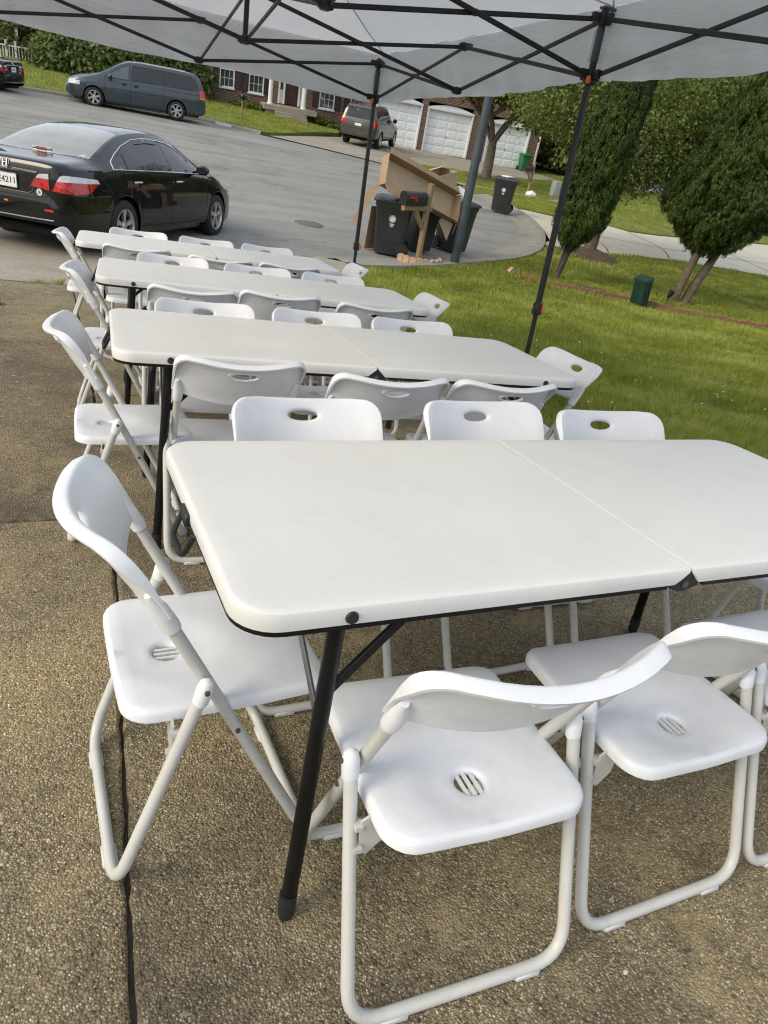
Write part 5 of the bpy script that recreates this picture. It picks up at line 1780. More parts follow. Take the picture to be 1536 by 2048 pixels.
# ------------------------------------------------------------------ bins
def make_bin(name, label, cat, mw, mat, emblem=True, group=None, lid_open=0.0, side='x'):
    r = thing(name, label, cat, mw, group)
    m = MB()
    # body: flared, narrower at the foot
    L = [(.44, .52, .03), (.46, .55, .10), (.52, .62, .62), (.55, .66, .82), (.585, .70, .86), (.585, .70, .92)]
    n = 28
    vs_ = []
    for a, b, z in L:
        vs_ += [(x, y, z) for x, y in rrect(-a / 2, a / 2, -b / 2, b / 2, .06, 6)]
    n = len(rrect(-1, 1, -1, 1, .06, 6))
    m.add(vs_, [(i * n + k, i * n + (k + 1) % n, (i + 1) * n + (k + 1) % n, (i + 1) * n + k) for i in range(len(L) - 1) for k in range(n)] + [tuple(range(n)), tuple((len(L) - 1) * n + k for k in range(n))])
    m.build('body', mat, r, ang=35)
    m = MB()
    L = [(.61, .74, .922), (.62, .75, .940), (.60, .73, .965), (.42, .55, 1.0)]
    vs_ = []
    for a, b, z in L:
        vs_ += [(x, y - .02, z) for x, y in rrect(-a / 2, a / 2, -b / 2, b / 2, .07, 6)]
    m.add(vs_, [(i * n + k, i * n + (k + 1) % n, (i + 1) * n + (k + 1) % n, (i + 1) * n + k) for i in range(len(L) - 1) for k in range(n)] + [tuple(range(n)), tuple((len(L) - 1) * n + k for k in range(n))])
    m.build('lid', mat, r, ang=35)
    m = MB(); m.tube(fillet([(-.24, .35, .88), (-.24, .44, .93), (.24, .44, .93), (.24, .35, .88)], .04), .016, 8); m.build('handle', mat, r)
    for s in (-1, 1):
        m = MB(); m.lathe([(.06, -.03), (.125, -.028), (.13, -.015), (.13, .015), (.125, .028), (.06, .03)], 20, axis='X'); w = m.build('wheel', 'rubber', r); w.location = (s * .262, .25, .13)
        m = MB(); m.lathe([(.001, -.034), (.03, -.034), (.035, -.02), (.06, -.02), (.06, .02), (.035, .02), (.03, .034), (.001, .034)], 14, axis='X'); m.build('hub', 'bin_grey', w)
    m = MB(); m.tube([(-.25, .25, .13), (.25, .25, .13)], .014, 8); m.build('axle', 'grey_steel', r)
    if emblem:
        for ang in (math.pi / 2,):
            t_ = .262
            mm = Matrix.Rotation(ang, 4, 'Z') @ Matrix.Translation((0, -t_ - .010, .66)) @ Matrix.Rotation(-.075, 4, 'X')
            m = MB()
            cc = [(.058 * math.cos(2 * math.pi * k / 20), .004, .058 * math.sin(2 * math.pi * k / 20)) for k in range(20)]
            m.tube(cc, .006, 5, closed=True)
            m.hull([(x * .78, y_, z * .78) for x, _, z in cc for y_ in (0, .006)])
            for k, wd in enumerate((.09, .075, .05)):
                m.box((0, .003, -.088 - k * .022), (wd, .006, .012))
            link('emblem', m.mesh('emblem', 'print_white'), r, mm)
    return r
def gmat(x, y, rz, o=0.0, tilt=0.0):
    return Matrix.Translation((x, y, zg(x, y) + o)) @ Matrix.Rotation(rz, 4, 'Z') @ Matrix.Rotation(tilt, 4, 'X')
make_bin('wheelie_bin', 'dark grey wheeled bin with white emblem beside the wooden mailbox post', 'bin', gmat(4.84, 11.74, R(243), .01), 'bin_grey', True, 'wheeled bins at the curb')
make_bin('wheelie_bin', 'dark wheeled bin in the middle, under the tilted cardboard box', 'bin', gmat(5.72, 12.42, .25, .01), 'bin_grey', False, 'wheeled bins at the curb')
make_bin('wheelie_bin', 'dark olive wheeled bin right of the steel pole, with clear bags on top', 'bin', gmat(6.72, 12.75, .45, .01), 'bin_olive', False, 'wheeled bins at the curb')
make_bin('wheelie_bin', 'dark grey wheeled bin with white emblem alone across the cul-de-sac', 'bin', gmat(12.2, 19.75, R(232), .03), 'bin_grey', True, 'wheeled bins at the curb')
gw = gm @ Vector((6.72, -.55, 0))
make_bin('wheelie_bin', 'bright green wheeled bin beside the right garage door', 'bin', Matrix.Translation((gw.x, gw.y, zg(gw.x, gw.y) + .03)) @ Matrix.Rotation(A6, 4, 'Z') @ Matrix.Scale(.95, 4), 'bin_green', False)
# clear rubbish bags
def lump(name, label, x, y, z, r, cat='bag', mat='bag_white', sq=.7):
    m = MB()
    bm = bmesh.new()
    bmesh.ops.create_icosphere(bm, subdivisions=3, radius=r)
    ph = [random.uniform(0, 6) for _ in range(6)]
    for v in bm.verts:
        p = v.co.normalized()
        k = 1 + .16 * math.sin(p.x * 5 + ph[0]) * math.sin(p.y * 4 + ph[1]) + .10 * math.sin(p.z * 9 + ph[2]) * math.sin(p.x * 8 + ph[3])
        v.co = Vector((p.x, p.y, p.z * sq)) * r * k
    bm.verts.index_update()
    m.add([v.co.copy() for v in bm.verts], [[v.index for v in f.verts] for f in bm.faces])
    bm.free()
    o = m.build(name, mat, None, ang=60); o.location = (x, y, z)
    return tag(o, label, cat)
zb3 = zg(6.72, 12.75)
lump('rubbish_bag', 'clear plastic rubbish bag bulging from the olive bin', 6.60, 12.62, zb3 + 1.10, .23)
lump('plastic_bag', 'small white bag at the foot of the far mailbox post', 16.75, 24.9, zl(16.75, 24.9, .18), .20)
zb4 = zg(12.2, 19.75)
m = MB(); m.box((0, 0, 0), (.34, .26, .035), bev=.01)
o = m.build('white_tray', 'white_paint'); o.matrix_world = Matrix.Translation((12.22, 19.78, zb4 + 1.055)) @ Matrix.Rotation(.5, 4, 'Z')
tag(o, 'white flat tray lying on the lid of the lone grey bin', 'tray')

# ------------------------------------------------------------------ cardboard
def panel(m, a, b, c_, d, t_=.006):
    a, b, c_, d = (Vector(q) for q in (a, b, c_, d))
    n = (b - a).cross(d - a).normalized() * t_
    m.add([a, b, c_, d, a + n, b + n, c_ + n, d + n], [(0, 1, 2, 3), (7, 6, 5, 4), (0, 4, 5, 1), (1, 5, 6, 2), (2, 6, 7, 3), (3, 7, 4, 0)])
A_ = Vector((4.34, 11.50, -.08)); B_ = Vector((6.16, 12.05, -.64))
X_ = (B_ - A_).normalized()
Zo = Vector((-.36, -.84, .42)); Zo = (Zo - X_ * Zo.dot(X_)).normalized()      # the open side looks at the tables
Y_ = Zo.cross(X_)
bx = thing('cardboard_box', 'long open cardboard box lying tilted on top of the bins', 'box', Matrix.Translation(A_) @ Matrix((X_, Y_, Zo)).transposed().to_4x4())
Lb, Hb, Db = 2.02, .50, .19
m = MB(); panel(m, (0, 0, 0), (Lb, 0, 0), (Lb, Hb, 0), (0, Hb, 0)); m.build('base_panel', 'cardboard_inner', bx, smooth_=False)
m = MB(); panel(m, (0, Hb, 0), (Lb, Hb, 0), (Lb, Hb + .02, Db), (0, Hb + .02, Db)); m.build('upper_wall', 'cardboard', bx, smooth_=False)
m = MB(); panel(m, (0, 0, 0), (0, 0, Db), (Lb, 0, Db), (Lb, 0, 0)); m.build('lower_wall', 'cardboard', bx, smooth_=False)
m = MB(); panel(m, (0, 0, 0), (0, Hb, 0), (-.02, Hb, Db), (-.02, 0, Db)); m.build('end_wall', 'cardboard', bx, smooth_=False)
m = MB(); panel(m, (Lb, 0, 0), (Lb + .03, 0, Db), (Lb + .03, Hb, Db), (Lb, Hb, 0)); m.build('end_wall', 'cardboard', bx, smooth_=False)
m = MB(); panel(m, (.02, Hb + .02, Db), (Lb - .05, Hb + .02, Db), (Lb - .06, Hb + .11, Db - .03), (.03, Hb + .13, Db - .03)); m.build('flap', 'cardboard', bx, smooth_=False)
m = MB(); panel(m, (-.02, .0, Db), (.75, 0, Db), (.70, -.13, Db + .05), (.02, -.13, Db + .05)); m.build('flap', 'cardboard', bx, smooth_=False)
m = MB(); panel(m, (Lb + .03, -.02, Db), (Lb + .03, Hb - .1, Db), (Lb + .26, Hb - .28, Db - .18), (Lb + .16, -.20, Db - .20)); m.build('flap', 'cardboard', bx, smooth_=False)
m = MB(); panel(m, (Lb - .30, -.02, .06), (Lb + .05, -.02, .06), (Lb + .0, -.36, .0), (Lb - .34, -.10, .04)); m.build('flap', 'cardboard_inner', bx, smooth_=False)
def slab_box(name, label, pts, th, mat='cardboard', cat='cardboard'):
    m = MB(); panel(m, *pts, th)
    return tag(m.build(name, mat, None, smooth_=False), label, cat)
slab_box('cardboard_sheet', 'narrow cardboard sheet hanging off the left end of the open box', ((4.20, 11.50, -.10), (4.32, 11.45, -.05), (4.02, 11.45, -.76), (3.93, 11.50, -.70)), .012)
slab_box('cardboard_sheet', 'cardboard sheet standing on edge behind the left bin', ((4.42, 11.95, zg(4.4, 11.95) + .01), (5.2, 12.4, zg(5.2, 12.4) + .01), (5.2, 12.4, -.55), (4.46, 11.97, -.50)), .012)
b2 = thing('cardboard_carton', 'pale cardboard carton with its flaps up behind the long open box', 'box', Matrix.Translation((6.00, 12.55, -.24)) @ Matrix.Rotation(.45, 4, 'Z') @ Matrix.Rotation(-.18, 4, 'Y'))
for nm, q in (('wall', ((-.45, -.2, 0), (.45, -.2, 0), (.45, -.2, .38), (-.45, -.2, .38))), ('wall', ((-.45, .25, 0), (-.45, .25, .38), (.45, .25, .38), (.45, .25, 0))), ('end_wall', ((.45, -.2, 0), (.45, .25, 0), (.45, .25, .38), (.45, -.2, .38))), ('end_wall', ((-.45, -.2, 0), (-.45, -.2, .38), (-.45, .25, .38), (-.45, .25, 0))), ('flap', ((-.45, .25, .38), (.45, .25, .38), (.47, .02, .46), (-.44, .02, .44))), ('base_panel', ((-.45, -.2, 0), (-.45, .25, 0), (.45, .25, 0), (.45, -.2, 0)))):
    m = MB(); panel(m, *q); m.build(nm, 'cardboard_inner', b2, smooth_=False)

# ------------------------------------------------------------------ mailboxes, poles, pedestal, edging
def mailbox(label, mw, full=True):
    r = thing('mailbox', label, 'mailbox', mw, 'black mailboxes on wooden posts')
    m = MB(); m.bar((0, 0, -.2), (0, 0, 1.34), .10, .10, (0, 1, 0)); m.build('post', 'lumber', r, smooth_=False)
    m = MB(); m.bar((-.62, 0, .93), (.10, .0, .93), .09, .10); m.build('arm', 'lumber', r, smooth_=False)
    m = MB(); m.bar((-.30, 0, .89), (-.02, 0, .56), .08, .06, (0, 1, 0)); m.build('knee_brace', 'lumber', r, smooth_=False)
    m = MB()
    pr = [(-.085, 0), (.085, 0), (.085, .13)] + [(.085 * math.cos(R(180 * k / 10)), .13 + .085 * math.sin(R(180 * k / 10))) for k in range(1, 10)] + [(-.085, .13)]
    n = len(pr)
    vs_ = [(x, y, .985 + z) for x in (-.64, -.12) for y, z in pr]
    m.add(vs_, [tuple(range(n)), tuple(range(2 * n - 1, n - 1, -1))] + [(k, (k + 1) % n, n + (k + 1) % n, n + k) for k in range(n)])
    b = m.build('box', 'mail_black', r, ang=40)
    m = MB()
    vs_ = [(x, y * 1.04, .982 + z * 1.03) for x in (-.652, -.636) for y, z in pr]
    m.add(vs_, [tuple(range(n)), tuple(range(2 * n - 1, n - 1, -1))] + [(k, (k + 1) % n, n + (k + 1) % n, n + k) for k in range(n)])
    m.build('door', 'mail_black', r, ang=40)
    m = MB(); m.box((-.49, -.092, 1.11), (.17, .008, .028), bev=.002); m.box((-.42, -.092, 1.09), (.06, .008, .075), bev=.002); m.build('flag', 'flag_red', r)
    return r
mailbox('black mailbox with red flag on a wooden post in front of the bins', gmat(5.27, 11.30, .35, .03))
mailbox('black mailbox on a wooden post beyond the lone grey bin, across the street', Matrix.Translation((16.91, 25.39, zl(16.9, 25.4, .05))) @ Matrix.Rotation(.35, 4, 'Z') @ Matrix.Scale(.95, 4))
r = thing('mailbox', 'small black mailbox on a thin post on the lawn by the brick house', 'mailbox', Matrix.Translation((7.35, 34.6, zg(7.35, 34.6) + .12)), 'black mailboxes on wooden posts')
m = MB(); m.bar((0, 0, -.1), (0, 0, .95), .08, .08, (0, 1, 0)); m.build('post', 'lumber', r, smooth_=False)
m = MB(); m.box((0, 0, 1.05), (.24, .46, .24), bev=.06); m.build('box', 'mail_black', r)

pz = zg(6.08, 11.34)
pole = thing('steel_pole', 'dark grey steel lamp pole rising from the lawn past the canopy edge', 'pole', Matrix.Translation((6.08, 11.34, pz)))
m = MB(); m.tube([(0, 0, -.1), (0, 0, 1.0), (0, 0, 3.0), (0, 0, 6.2)], [.088, .084, .074, .055], 20); m.build('shaft', 'post_steel', pole, ang=60)
m = MB(); m.tube(fillet([(0, 0, 6.15), (0, .3, 6.6), (0, 1.2, 6.7)], .3), .03, 8); m.build('arm', 'post_steel', pole)
m = MB(); m.box((0, 1.4, 6.68), (.22, .5, .12), bev=.04); m.build('lamp_head', 'utility_grey', pole)

pd = thing('utility_pedestal', 'green plastic utility pedestal on the lawn by the red edging', 'pedestal', gmat(8.98, 9.30, .35, .03) @ Matrix.Rotation(-.20, 4, 'Y'))
m = MB(); m.prism(rrect(-.125, .125, -.125, .125, .035, 4), -.05, .50); m.build('shell', 'pedestal_green', pd, ang=35)
m = MB(); m.prism(rrect(-.14, .14, -.14, .14, .04, 4), .50, .545); m.build('cap', 'pedestal_green', pd, ang=35)
m = MB()
for k in range(4):
    m.box((-.09 + k * .06, -.128, .25), (.014, .012, .46))
for s in (-1, 1):
    m.box((s * .128, 0, .25), (.012, .016, .46))
m.build('rib', 'pedestal_green', pd, smooth_=False)
m = MB(); m.box((-.03, -.134, .30), (.05, .02, .08), bev=.004); m.box((.05, -.134, .30), (.04, .02, .08), bev=.004); m.build('latch', 'black_plastic', pd)
ub = thing('utility_box', 'grey-green utility box standing on the lawn past the far mailbox', 'utility box', Matrix.Translation((19.3, 26.9, zl(19.3, 26.9, .06))))
m = MB(); m.box((0, 0, .32), (.34, .30, .64), bev=.03); m.build('cabinet', 'utility_grey', ub)
m = MB(); m.box((0, -.155, .30), (.24, .012, .44), bev=.004); m.build('door', 'utility_grey', ub)

edge_path = catmull([(7.30, 10.72), (7.75, 10.30), (8.45, 9.98), (9.15, 9.62), (9.6, 9.1), (10.2, 8.65), (11.2, 8.15), (12.6, 7.7), (14.2, 7.45)], 10)
ed = thing('garden_edging', 'low scalloped red concrete edging curving across the lawn', 'edging', Matrix.Identity(4))
pl = dens(edge_path, .155, closed=False)
m = MB()
for k in range(9):
    pass
sc = [(-.075, -.06), (.075, -.06), (.075, .045)] + [(.075 * math.cos(R(180 * k / 6)), .045 + .05 * math.sin(R(180 * k / 6))) for k in range(1, 6)] + [(-.075, .045)]
n = len(sc)
vs_ = [(x, y, z) for y in (-.03, .03) for x, z in sc]
m.add(vs_, [tuple(range(n)), tuple(range(2 * n - 1, n - 1, -1))] + [(k, (k + 1) % n, n + (k + 1) % n, n + k) for k in range(n)])
em = m.mesh('brick', 'edging_red', True, 40)
for a, b in zip(pl, pl[1:]):
    c_ = (Vector(a) + Vector(b)) / 2
    o = link('brick', em, ed)
    an = math.atan2(b[1] - a[1], b[0] - a[0])
    o.matrix_local = Matrix.Translation((c_.x, c_.y, zl(*c_, .032) + random.uniform(-.016, .012))) @ Matrix.Rotation(an + random.uniform(-.06, .06), 4, 'Z') @ Matrix.Rotation(random.uniform(-.1, .1), 4, 'X')
o = link('edging_stone', em.copy(), None); o.data.materials[0] = MATS['edging_tan']
o.matrix_world = Matrix.Translation((7.12, 10.92, zl(7.12, 10.92, .10))) @ Matrix.Rotation(.4, 4, 'Z') @ Matrix.Rotation(.9, 4, 'Y')
tag(o, 'pinkish edging stone tipped on end at the start of the red edging', 'stone')
ring = thing('stone_ring', 'tan scalloped edging stones around the foot of the mailbox post', 'edging', Matrix.Identity(4))
for k in range(9):
    a = R(195 + k * 19)
    x, y = 5.30 + .42 * math.cos(a), 11.35 + .34 * math.sin(a)
    o = link('stone', em.copy(), ring); o.data.materials[0] = MATS['edging_tan']
    o.matrix_local = Matrix.Translation((x, y, zl(x, y, .05))) @ Matrix.Rotation(a + math.pi / 2, 4, 'Z') @ Matrix.Rotation(random.uniform(-.15, .15), 4, 'X') @ Matrix.Scale(.95, 4)
# ground spot light by the right arborvitae
sp = thing('spot_light', 'small black garden spot light at the foot of the right evergreen', 'spot light', gmat(10.38, 10.0, 0, .03))
m = MB(); m.tube([(0, 0, -.05), (0, 0, .12)], .012, 8); m.build('stake', 'black_plastic', sp)
m = MB(); m.tube([(0, 0, .10), (.01, -.02, .17), (.02, -.05, .24)], [.035, .05, .055], 12); m.build('head', 'black_plastic', sp)
# manhole cover
mh = MB(); mh.lathe([(.001, .008), (.29, .008), (.30, .004)], 28); o = mh.build('manhole_cover', 'iron'); o.location = (3.9, 13.75, zs(3.9, 13.75) + .002)
tag(o, 'dark round manhole cover in the asphalt', 'manhole cover')
# mulch rings and gravel bed
def mound(name, label, x, y, r, h, mat, cat, zf):
    m = MB()
    n, k_ = 26, 6
    vs_ = [(x, y, zf(x, y) + h)]
    for i in range(1, k_ + 1):
        for k in range(n):
            a = 2 * math.pi * k / n
            rr = r * i / k_ * (1 + .10 * math.sin(3 * a + x) * i / k_)
            px_, py_ = x + rr * math.cos(a), y + rr * math.sin(a)
            vs_.append((px_, py_, zf(px_, py_) + h * (1 - (i / k_) ** 2) - (.03 if i == k_ else 0) + random.uniform(-.012, .012)))
    fs_ = [(0, 1 + k, 1 + (k + 1) % n) for k in range(n)] + [(1 + i * n + k, 1 + i * n + (k + 1) % n, 1 + (i + 1) * n + (k + 1) % n, 1 + (i + 1) * n + k) for i in range(k_ - 1) for k in range(n)]
    m.add(vs_, fs_)
    return tag(m.build(name, mat, None, ang=70), label, cat)
mound('mulch_mound', 'brown mulch mound around the trunk between the two evergreens', 11.45, 14.05, .85, .20, 'mulch', 'mulch', zlawn)
mound('mulch_mound', 'brown mulch ring at the foot of the tree in front of the garages', 17.1, 29.2, 1.1, .12, 'mulch', 'mulch', lambda x, y: zl(x, y, .05))
mound('gravel_bed', 'white gravel bed around a tree trunk at the top of the sloping lawn', 27.2, 30.9, 1.7, .30, 'gravel_white', 'gravel', lambda x, y: zl(x, y, .08))
mound('mulch_bed', 'brown bare strip behind the red edging', 8.75, 10.25, .55, .05, 'mulch', 'mulch', zlawn)
# clover flowers and scraps on the lawn
V = []
for k in range(38):
    x, y = random.uniform(2.6, 4.6), random.uniform(2.6, 5.4)
    z = zlawn(x, y) + random.uniform(.045, .07)
    s = random.uniform(.006, .011)
    V += [(x + s * a, y + s * b, z + s * c_) for a, b, c_ in ((1, 0, 0), (-.5, .87, 0), (0, 0, 1.2), (-.5, .87, 0), (-.5, -.87, 0), (0, 0, 1.2), (-.5, -.87, 0), (1, 0, 0), (0, 0, 1.2))]
tag(link('clover', npmesh('clover', np.array(V), np.arange(len(V)).reshape(-1, 3), 'clover_white')), 'tiny white clover flowers in the grass right of the second table', 'flowers', kind='stuff')

# ------------------------------------------------------------------ trees
def leaves(name, pts, nrm, size, mat, parent, elong=1.6, jit=.9, up=0.0):
    n = len(pts)
    d = nrm + rng.normal(0, jit, (n, 3))
    d /= np.linalg.norm(d, axis=1)[:, None] + 1e-9
    a = rng.normal(0, 1, (n, 3)); a[:, 2] += up
    a -= d * (a * d).sum(1)[:, None]
    a /= np.linalg.norm(a, axis=1)[:, None] + 1e-9
    b = np.cross(d, a)
    s = size * rng.uniform(.6, 1.35, n)
    V = np.zeros((n, 4, 3))
    V[:, 0] = pts - a * (s * elong * .5)[:, None]
    V[:, 1] = pts + b * (s * .42)[:, None] - d * (s * .10)[:, None]
    V[:, 2] = pts + a * (s * elong * .5)[:, None]
    V[:, 3] = pts - b * (s * .42)[:, None] - d * (s * .10)[:, None]
    return link(name, npmesh(name, V.reshape(-1, 3), np.arange(n * 4).reshape(-1, 4), mat), parent)

def crown(blobs, n, clump, per):
    """points in clumps through the outer part of several ellipsoids"""
    w = np.array([b[1][0] * b[1][1] * b[1][2] for b in blobs]) ** (2 / 3)
    w = w / w.sum()
    nc = max(8, n // per)
    pts, nr = [], []
    for (c_, r), f in zip(blobs, w):
        k = max(3, int(nc * f))
        u = rng.normal(0, 1, (k, 3)); u /= np.linalg.norm(u, axis=1)[:, None]
        rad = rng.uniform(.45, 1.0, k) ** .55
        rad *= 1 + .14 * np.sin(u[:, 0] * 5 + c_[0]) * np.sin(u[:, 2] * 6 + c_[1])
        cen = np.array(c_) + u * np.array(r) * rad[:, None]
        cnt = rng.poisson(per, k)
        for ce, uu, m_ in zip(cen, u, cnt):
            cs = clump * rng.uniform(.6, 1.4)
            q = rng.normal(0, 1, (m_, 3)) * np.array([1, 1, .62]) * cs * .5
            pts.append(ce + q); nr.append(np.repeat((uu + [0, 0, .6])[None], m_, 0))
    return np.concatenate(pts), np.concatenate(nr)

def tree(name, label, base, trunk, blobs, n, size, clump, mat, bark='bark', group=None, per=26, cat='tree'):
    r = thing(name, label, cat, Matrix.Translation(base), group)
    m = MB()
    for path, rad in trunk:
        m.tube(catm3(path), lin(rad, path), 9)
    m.build('trunk', bark, r, ang=80)
    P, N = crown(blobs, n, clump, per)
    leaves('crown', P, N, size, mat, r)
    return r
def catm3(path, n=4):
    P = [Vector(p) for p in path]
    out = []
    for i in range(len(P) - 1):
        p0, p1, p2, p3 = P[max(i - 1, 0)], P[i], P[i + 1], P[min(i + 2, len(P) - 1)]
        for k in range(n):
            t_ = k / n
            out.append(.5 * ((2 * p1) + (p2 - p0) * t_ + (2 * p0 - 5 * p1 + 4 * p2 - p3) * t_ ** 2 + (3 * p1 - p0 - 3 * p2 + p3) * t_ ** 3))
    out.append(P[-1])
    return out
def lin(rad, path, n=4):
    out = []
    for i in range(len(path) - 1):
        for k in range(n):
            out.append(rad[i] + (rad[i + 1] - rad[i]) * k / n)
    return out + [rad[-1]]

def arbor(label, base, stems, prof, lean, n, size, seed):
    """upright evergreen: clumped vertical sprays round a teardrop"""
    r = thing('evergreen_tree', label, 'tree', Matrix.Translation(base), 'upright evergreens on the lawn')
    m = MB()
    for path, rad in stems:
        m.tube(catm3(path), lin(rad, path), 9)
    m.build('trunk', 'bark', r, ang=80)
    f = pchip(prof)
    z0, z1 = prof[0][0], prof[-1][0]
    per = 40
    k = n // per
    z = z0 + (z1 - z0) * rng.random(k) ** .95
    rr = np.array([f(q) for q in z])
    keep = rng.random(k) < np.clip(rr / rr.max() + .12, 0, 1)
    z, rr = z[keep], rr[keep]
    a = rng.uniform(0, 2 * np.pi, len(z))
    bump = 1 + .10 * np.sin(a * 3 + z * 2.1 + seed) + .09 * np.sin(a * 7 - z * 4.3) + .06 * np.sin(z * 9 + a * 2)
    rad = rr * bump * (1 - .22 * rng.random(len(z)))
    C = np.stack([rad * np.cos(a) + lean[0] * z, rad * np.sin(a) + lean[1] * z, z], 1)
    out = np.stack([np.cos(a), np.sin(a), np.full(len(z), .35)], 1)
    q = rng.normal(0, 1, (len(z), per, 3)); q /= np.linalg.norm(q, axis=2)[:, :, None]
    cs = rng.uniform(.6, 1.25, (len(z), 1, 1))
    P = (C[:, None] + q * cs * rng.uniform(.5, 1.1, (len(z), per, 1)) * np.array([.052, .052, .095])).reshape(-1, 3)
    N = (out[:, None] * .5 + q).reshape(-1, 3)
    leaves('crown', P, N, size, 'leaf_arbor', r, elong=3.0, jit=.45, up=2.5)
    # dark inner mass of twigs so that no sky shows through the middle
    k2 = 9000
    z = rng.uniform(z0 + .1, z1 - .1, k2); rr = np.array([f(q) for q in z]) * rng.uniform(.2, .8, k2); a = rng.uniform(0, 2 * np.pi, k2)
    P2 = np.stack([rr * np.cos(a) + lean[0] * z, rr * np.sin(a) + lean[1] * z, z], 1)
    leaves('inner_foliage', P2, np.stack([np.cos(a), np.sin(a), 0 * a], 1), size * 5.0, 'leaf_arbor', r, elong=1.6, jit=.5)
    return r
za = zlawn(8.3, 11.05)
arbor('narrow upright evergreen left of the other, right of the near canopy leg', (8.3, 11.05, za),
      [([(0, 0, -.1), (.06, .02, .4), (.16, .04, .9), (.22, .05, 1.6)], [.045, .04, .035, .02]), ([(.05, .05, -.1), (.22, .1, .45), (.34, .1, 1.0), (.38, .1, 1.7)], [.04, .036, .03, .02]), ([(-.04, .02, -.1), (.0, .0, .5), (-.02, .02, 1.0)], [.022, .02, .015])],
      [(.62, .10), (.85, .30), (1.15, .50), (1.6, .50), (2.2, .53), (3.0, .46), (3.8, .33), (4.5, .16), (4.8, .02)], (.18, .05), 150000, .019, 1.0)
za = zlawn(10.75, 10.1)
arbor('broad upright evergreen at the right edge of the photo, on two bare stems', (10.75, 10.1, za),
      [([(-.10, 0, -.1), (-.02, .0, .5), (.10, .0, 1.1), (.2, .0, 2.0)], [.095, .085, .075, .04]), ([(.12, -.05, -.1), (.32, -.05, .5), (.60, -.03, 1.15), (.72, 0, 2.0)], [.10, .09, .075, .04])],
      [(.98, .16), (1.25, .60), (1.6, .98), (2.0, 1.12), (2.6, 1.04), (3.4, .80), (4.3, .52), (5.2, .22), (5.6, .03)], (.20, .0), 270000, .021, 4.0)

def fork(h, r, spread, n, top, seed):
    random.seed(seed)
    out = [([(0, 0, -.2), (.02, .0, h * .5), (0, .03, h)], [r * 1.25, r, r * .9])]
    for k in range(n):
        a = 2 * math.pi * k / n + random.uniform(-.4, .4)
        s = spread * random.uniform(.7, 1.2)
        out.append(([(0, .03, h - .1), (s * .25 * math.cos(a), s * .25 * math.sin(a), h + (top - h) * .35), (s * .7 * math.cos(a), s * .7 * math.sin(a), h + (top - h) * .7), (s * math.cos(a), s * math.sin(a), top)], [r * .62, r * .5, r * .32, r * .12]))
        b = a + random.choice((-.9, .9))
        out.append(([(s * .25 * math.cos(a), s * .25 * math.sin(a), h + (top - h) * .35), (s * .6 * math.cos(b), s * .6 * math.sin(b), h + (top - h) * .6), (s * .95 * math.cos(b), s * .95 * math.sin(b), h + (top - h) * .8)], [r * .4, r * .25, r * .08]))
    return out
def zt(x, y, o=.05):
    return zl(x, y, o)
tree('shade_tree', 'leafy tree with a forked grey trunk in front of the garage doors', (17.1, 29.2, zt(17.1, 29.2)), fork(1.55, .20, 2.6, 5, 4.2, 3),
     [((0, 0, 5.0), (2.9, 2.9, 2.0)), ((-2.0, -.6, 4.0), (1.7, 1.5, .95)), ((1.9, -.9, 3.6), (2.1, 1.6, 1.25)), ((3.2, .2, 2.9), (1.3, 1.2, .8)), ((.5, 1.6, 4.2), (2.0, 1.6, 1.4)), ((.4, -1.7, 4.2), (1.8, 1.3, 1.1))], 34000, .13, .55, 'leaf_light')
tree('lawn_tree', 'fine-leaved tree standing in the mulch mound behind the narrow evergreen', (11.45, 14.1, zlawn(11.45, 14.1)), fork(1.5, .15, .9, 4, 2.7, 5),
     [((1.2, 1.2, 4.4), (3.0, 3.0, 2.4)), ((2.4, 1.0, 3.0), (2.0, 1.8, 1.3)), ((-.6, 1.6, 3.4), (1.6, 1.6, 1.0)), ((4.2, 1.8, 2.9), (1.5, 1.5, 1.1)), ((1.2, .6, 2.6), (1.8, 1.4, 1.0)), ((.5, .1, 2.35), (1.1, .9, .75)), ((3.2, .2, 3.6), (1.8, 1.5, 1.2))], 130000, .052, .40, 'leaf_mid')
wood = [((27.2, 30.9), 2.3, 5.6, 3.6, 'leaf_dark', 'dark tree on the white gravel bed at the top of the lawn', 1), ((31.5, 41.5), 0.3, 4.2, 3.4, 'leaf_mid', 'bright bushy tree right behind the garage corner', 0),
        ((34, 36.5), .4, 5.5, 4.0, 'leaf_dark', 'dark tree in the wood, left of the gravel bed tree', 0), ((38.5, 33.5), .4, 5.5, 4.2, 'leaf_dark', 'dark tree in the wood straight behind the gravel bed', 0),
        ((41, 28.5), .4, 5.5, 4.2, 'leaf_mid', 'mid green tree at the wood edge behind the broad evergreen', 0), ((43, 23), .3, 5.5, 4.2, 'leaf_dark', 'dark tree at the wood edge at the far right', 0),
        ((46, 40), .3, 7, 5.0, 'leaf_dark', 'tall dark tree deep in the wood', 0), ((29.8, 47.5), .3, 6.5, 4.2, 'leaf_dark', 'tall dark tree rising behind the garage block', 0), ((24.5, 52), .5, 7, 4.6, 'leaf_mid', 'tall mid green tree behind the garage roof', 0)]
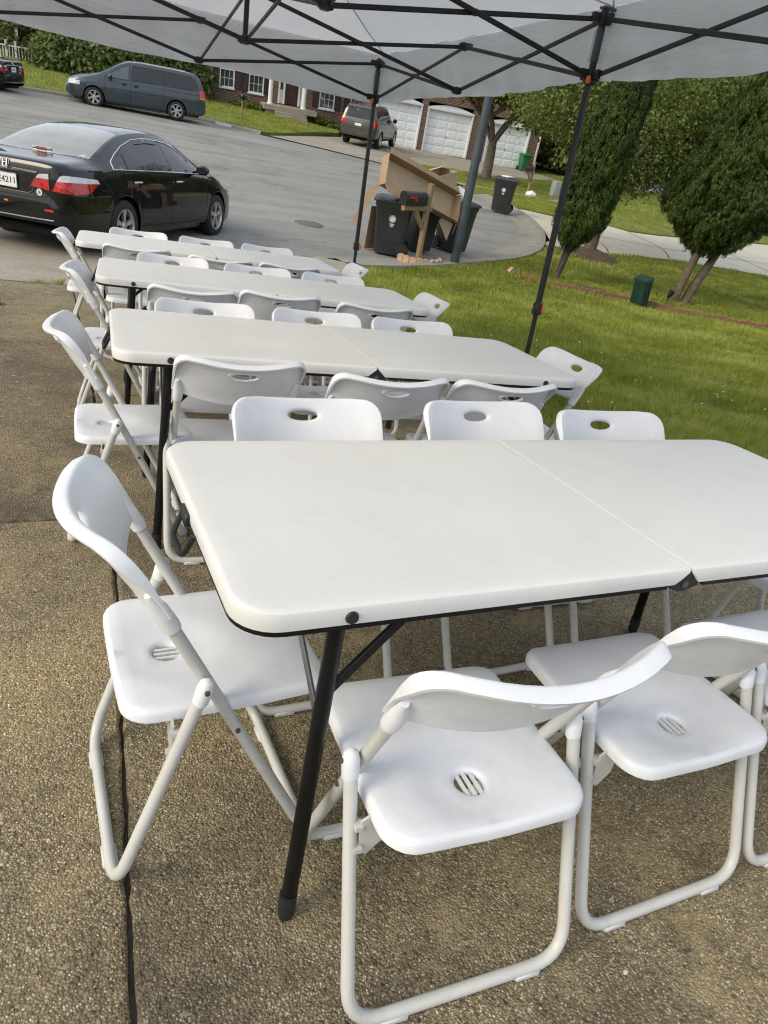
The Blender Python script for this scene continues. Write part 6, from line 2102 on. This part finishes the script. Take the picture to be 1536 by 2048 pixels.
for (x, y), h0, top, rad, mt, lb, tr in wood:
    z = zt(x, y, .0)
    tree('woodland_tree', lb, (x, y, z), fork(1.3, .19, rad * .6, 4, top * .8, int(x)),
         [((0, 0, top * .62), (rad, rad, top * .45)), ((rad * .5, -rad * .5, h0 + 1.5), (rad * .6, rad * .6, 1.4 if not tr else .9)), ((-rad * .6, -rad * .3, h0 + 1.5), (rad * .6, rad * .6, 1.5 if not tr else .9)), ((0, -rad * .6, h0 + 2.3), (rad * .6, rad * .5, 1.3))] + ([] if tr else [((0, -rad * .3, 1.0), (rad * .9, rad * .7, 1.2))]),
         17000, .20, .8, mt, 'bark_dark', 'woodland trees beyond the lawns', 24)
leftw = [((1.0, 43.0), 2.0, 1.5, 'leaf_dark', 'dark green shrub beside the deck'), ((2.6, 43.2), 2.5, 2.2, 'leaf_dark', 'dense dark tree behind the minivan roof'), ((5.4, 43.9), 2.6, 2.0, 'leaf_dark', 'dark tree between the minivan and the brick house'),
         ((1.2, 47.5), 4.0, 3.2, 'leaf_olive', 'olive green tree rising behind the dark shrubs'), ((-4.5, 52.5), 4.6, 3.4, 'leaf_mid', 'mid green tree behind the white deck'), ((6.2, 49), 4.4, 2.6, 'leaf_olive', 'olive tree left of the brick house gable'), ((-.6, 54), 5.5, 3.6, 'leaf_dark', 'tall dark tree far behind the deck')]
for (x, y), top, rad, mt, lb in leftw:
    z = zg(x, y) + .1
    tree('garden_tree', lb, (x, y, z), fork(.8, .12, rad * .6, 4, top * .8, int(x * 10)), [((0, 0, top * .55), (rad, rad, top * .5)), ((rad * .5, -rad * .4, top * .3), (rad * .6, rad * .5, top * .3)), ((-rad * .5, -rad * .4, top * .35), (rad * .6, rad * .5, top * .35))], 15000, .17, .55, mt, 'bark_dark', 'trees and shrubs left of the brick house', 24)
# low planting along the brick house
for k, (t_, h, lb) in enumerate(((1.9, .28, 'low pale plant under the second house window'), (5.75, .38, 'round low bush right of the porch steps'), (6.6, .30, 'low yellow-green plant under the window right of the porch'), (7.5, .30, 'low yellow-green plant near the grey SUV'), (3.0, .22, 'tiny bush left of the porch steps'))):
    p = hm @ Vector((t_, -.75, 0))
    z = zg(p.x, p.y) + .13 + hill(p.x, p.y)
    r = thing('bush', lb, 'bush', Matrix.Translation((p.x, p.y, z)), 'low plants along the house wall')
    m = MB(); m.tube([(0, 0, -.05), (0, 0, h * .6)], .02, 6); m.build('stem', 'bark_dark', r)
    P, N = crown([((0, 0, h * .6), (.75, .4, h * .6))], 1500, .16, 20)
    leaves('foliage', P, N, .085, 'leaf_light' if k != 4 else 'leaf_mid', r)
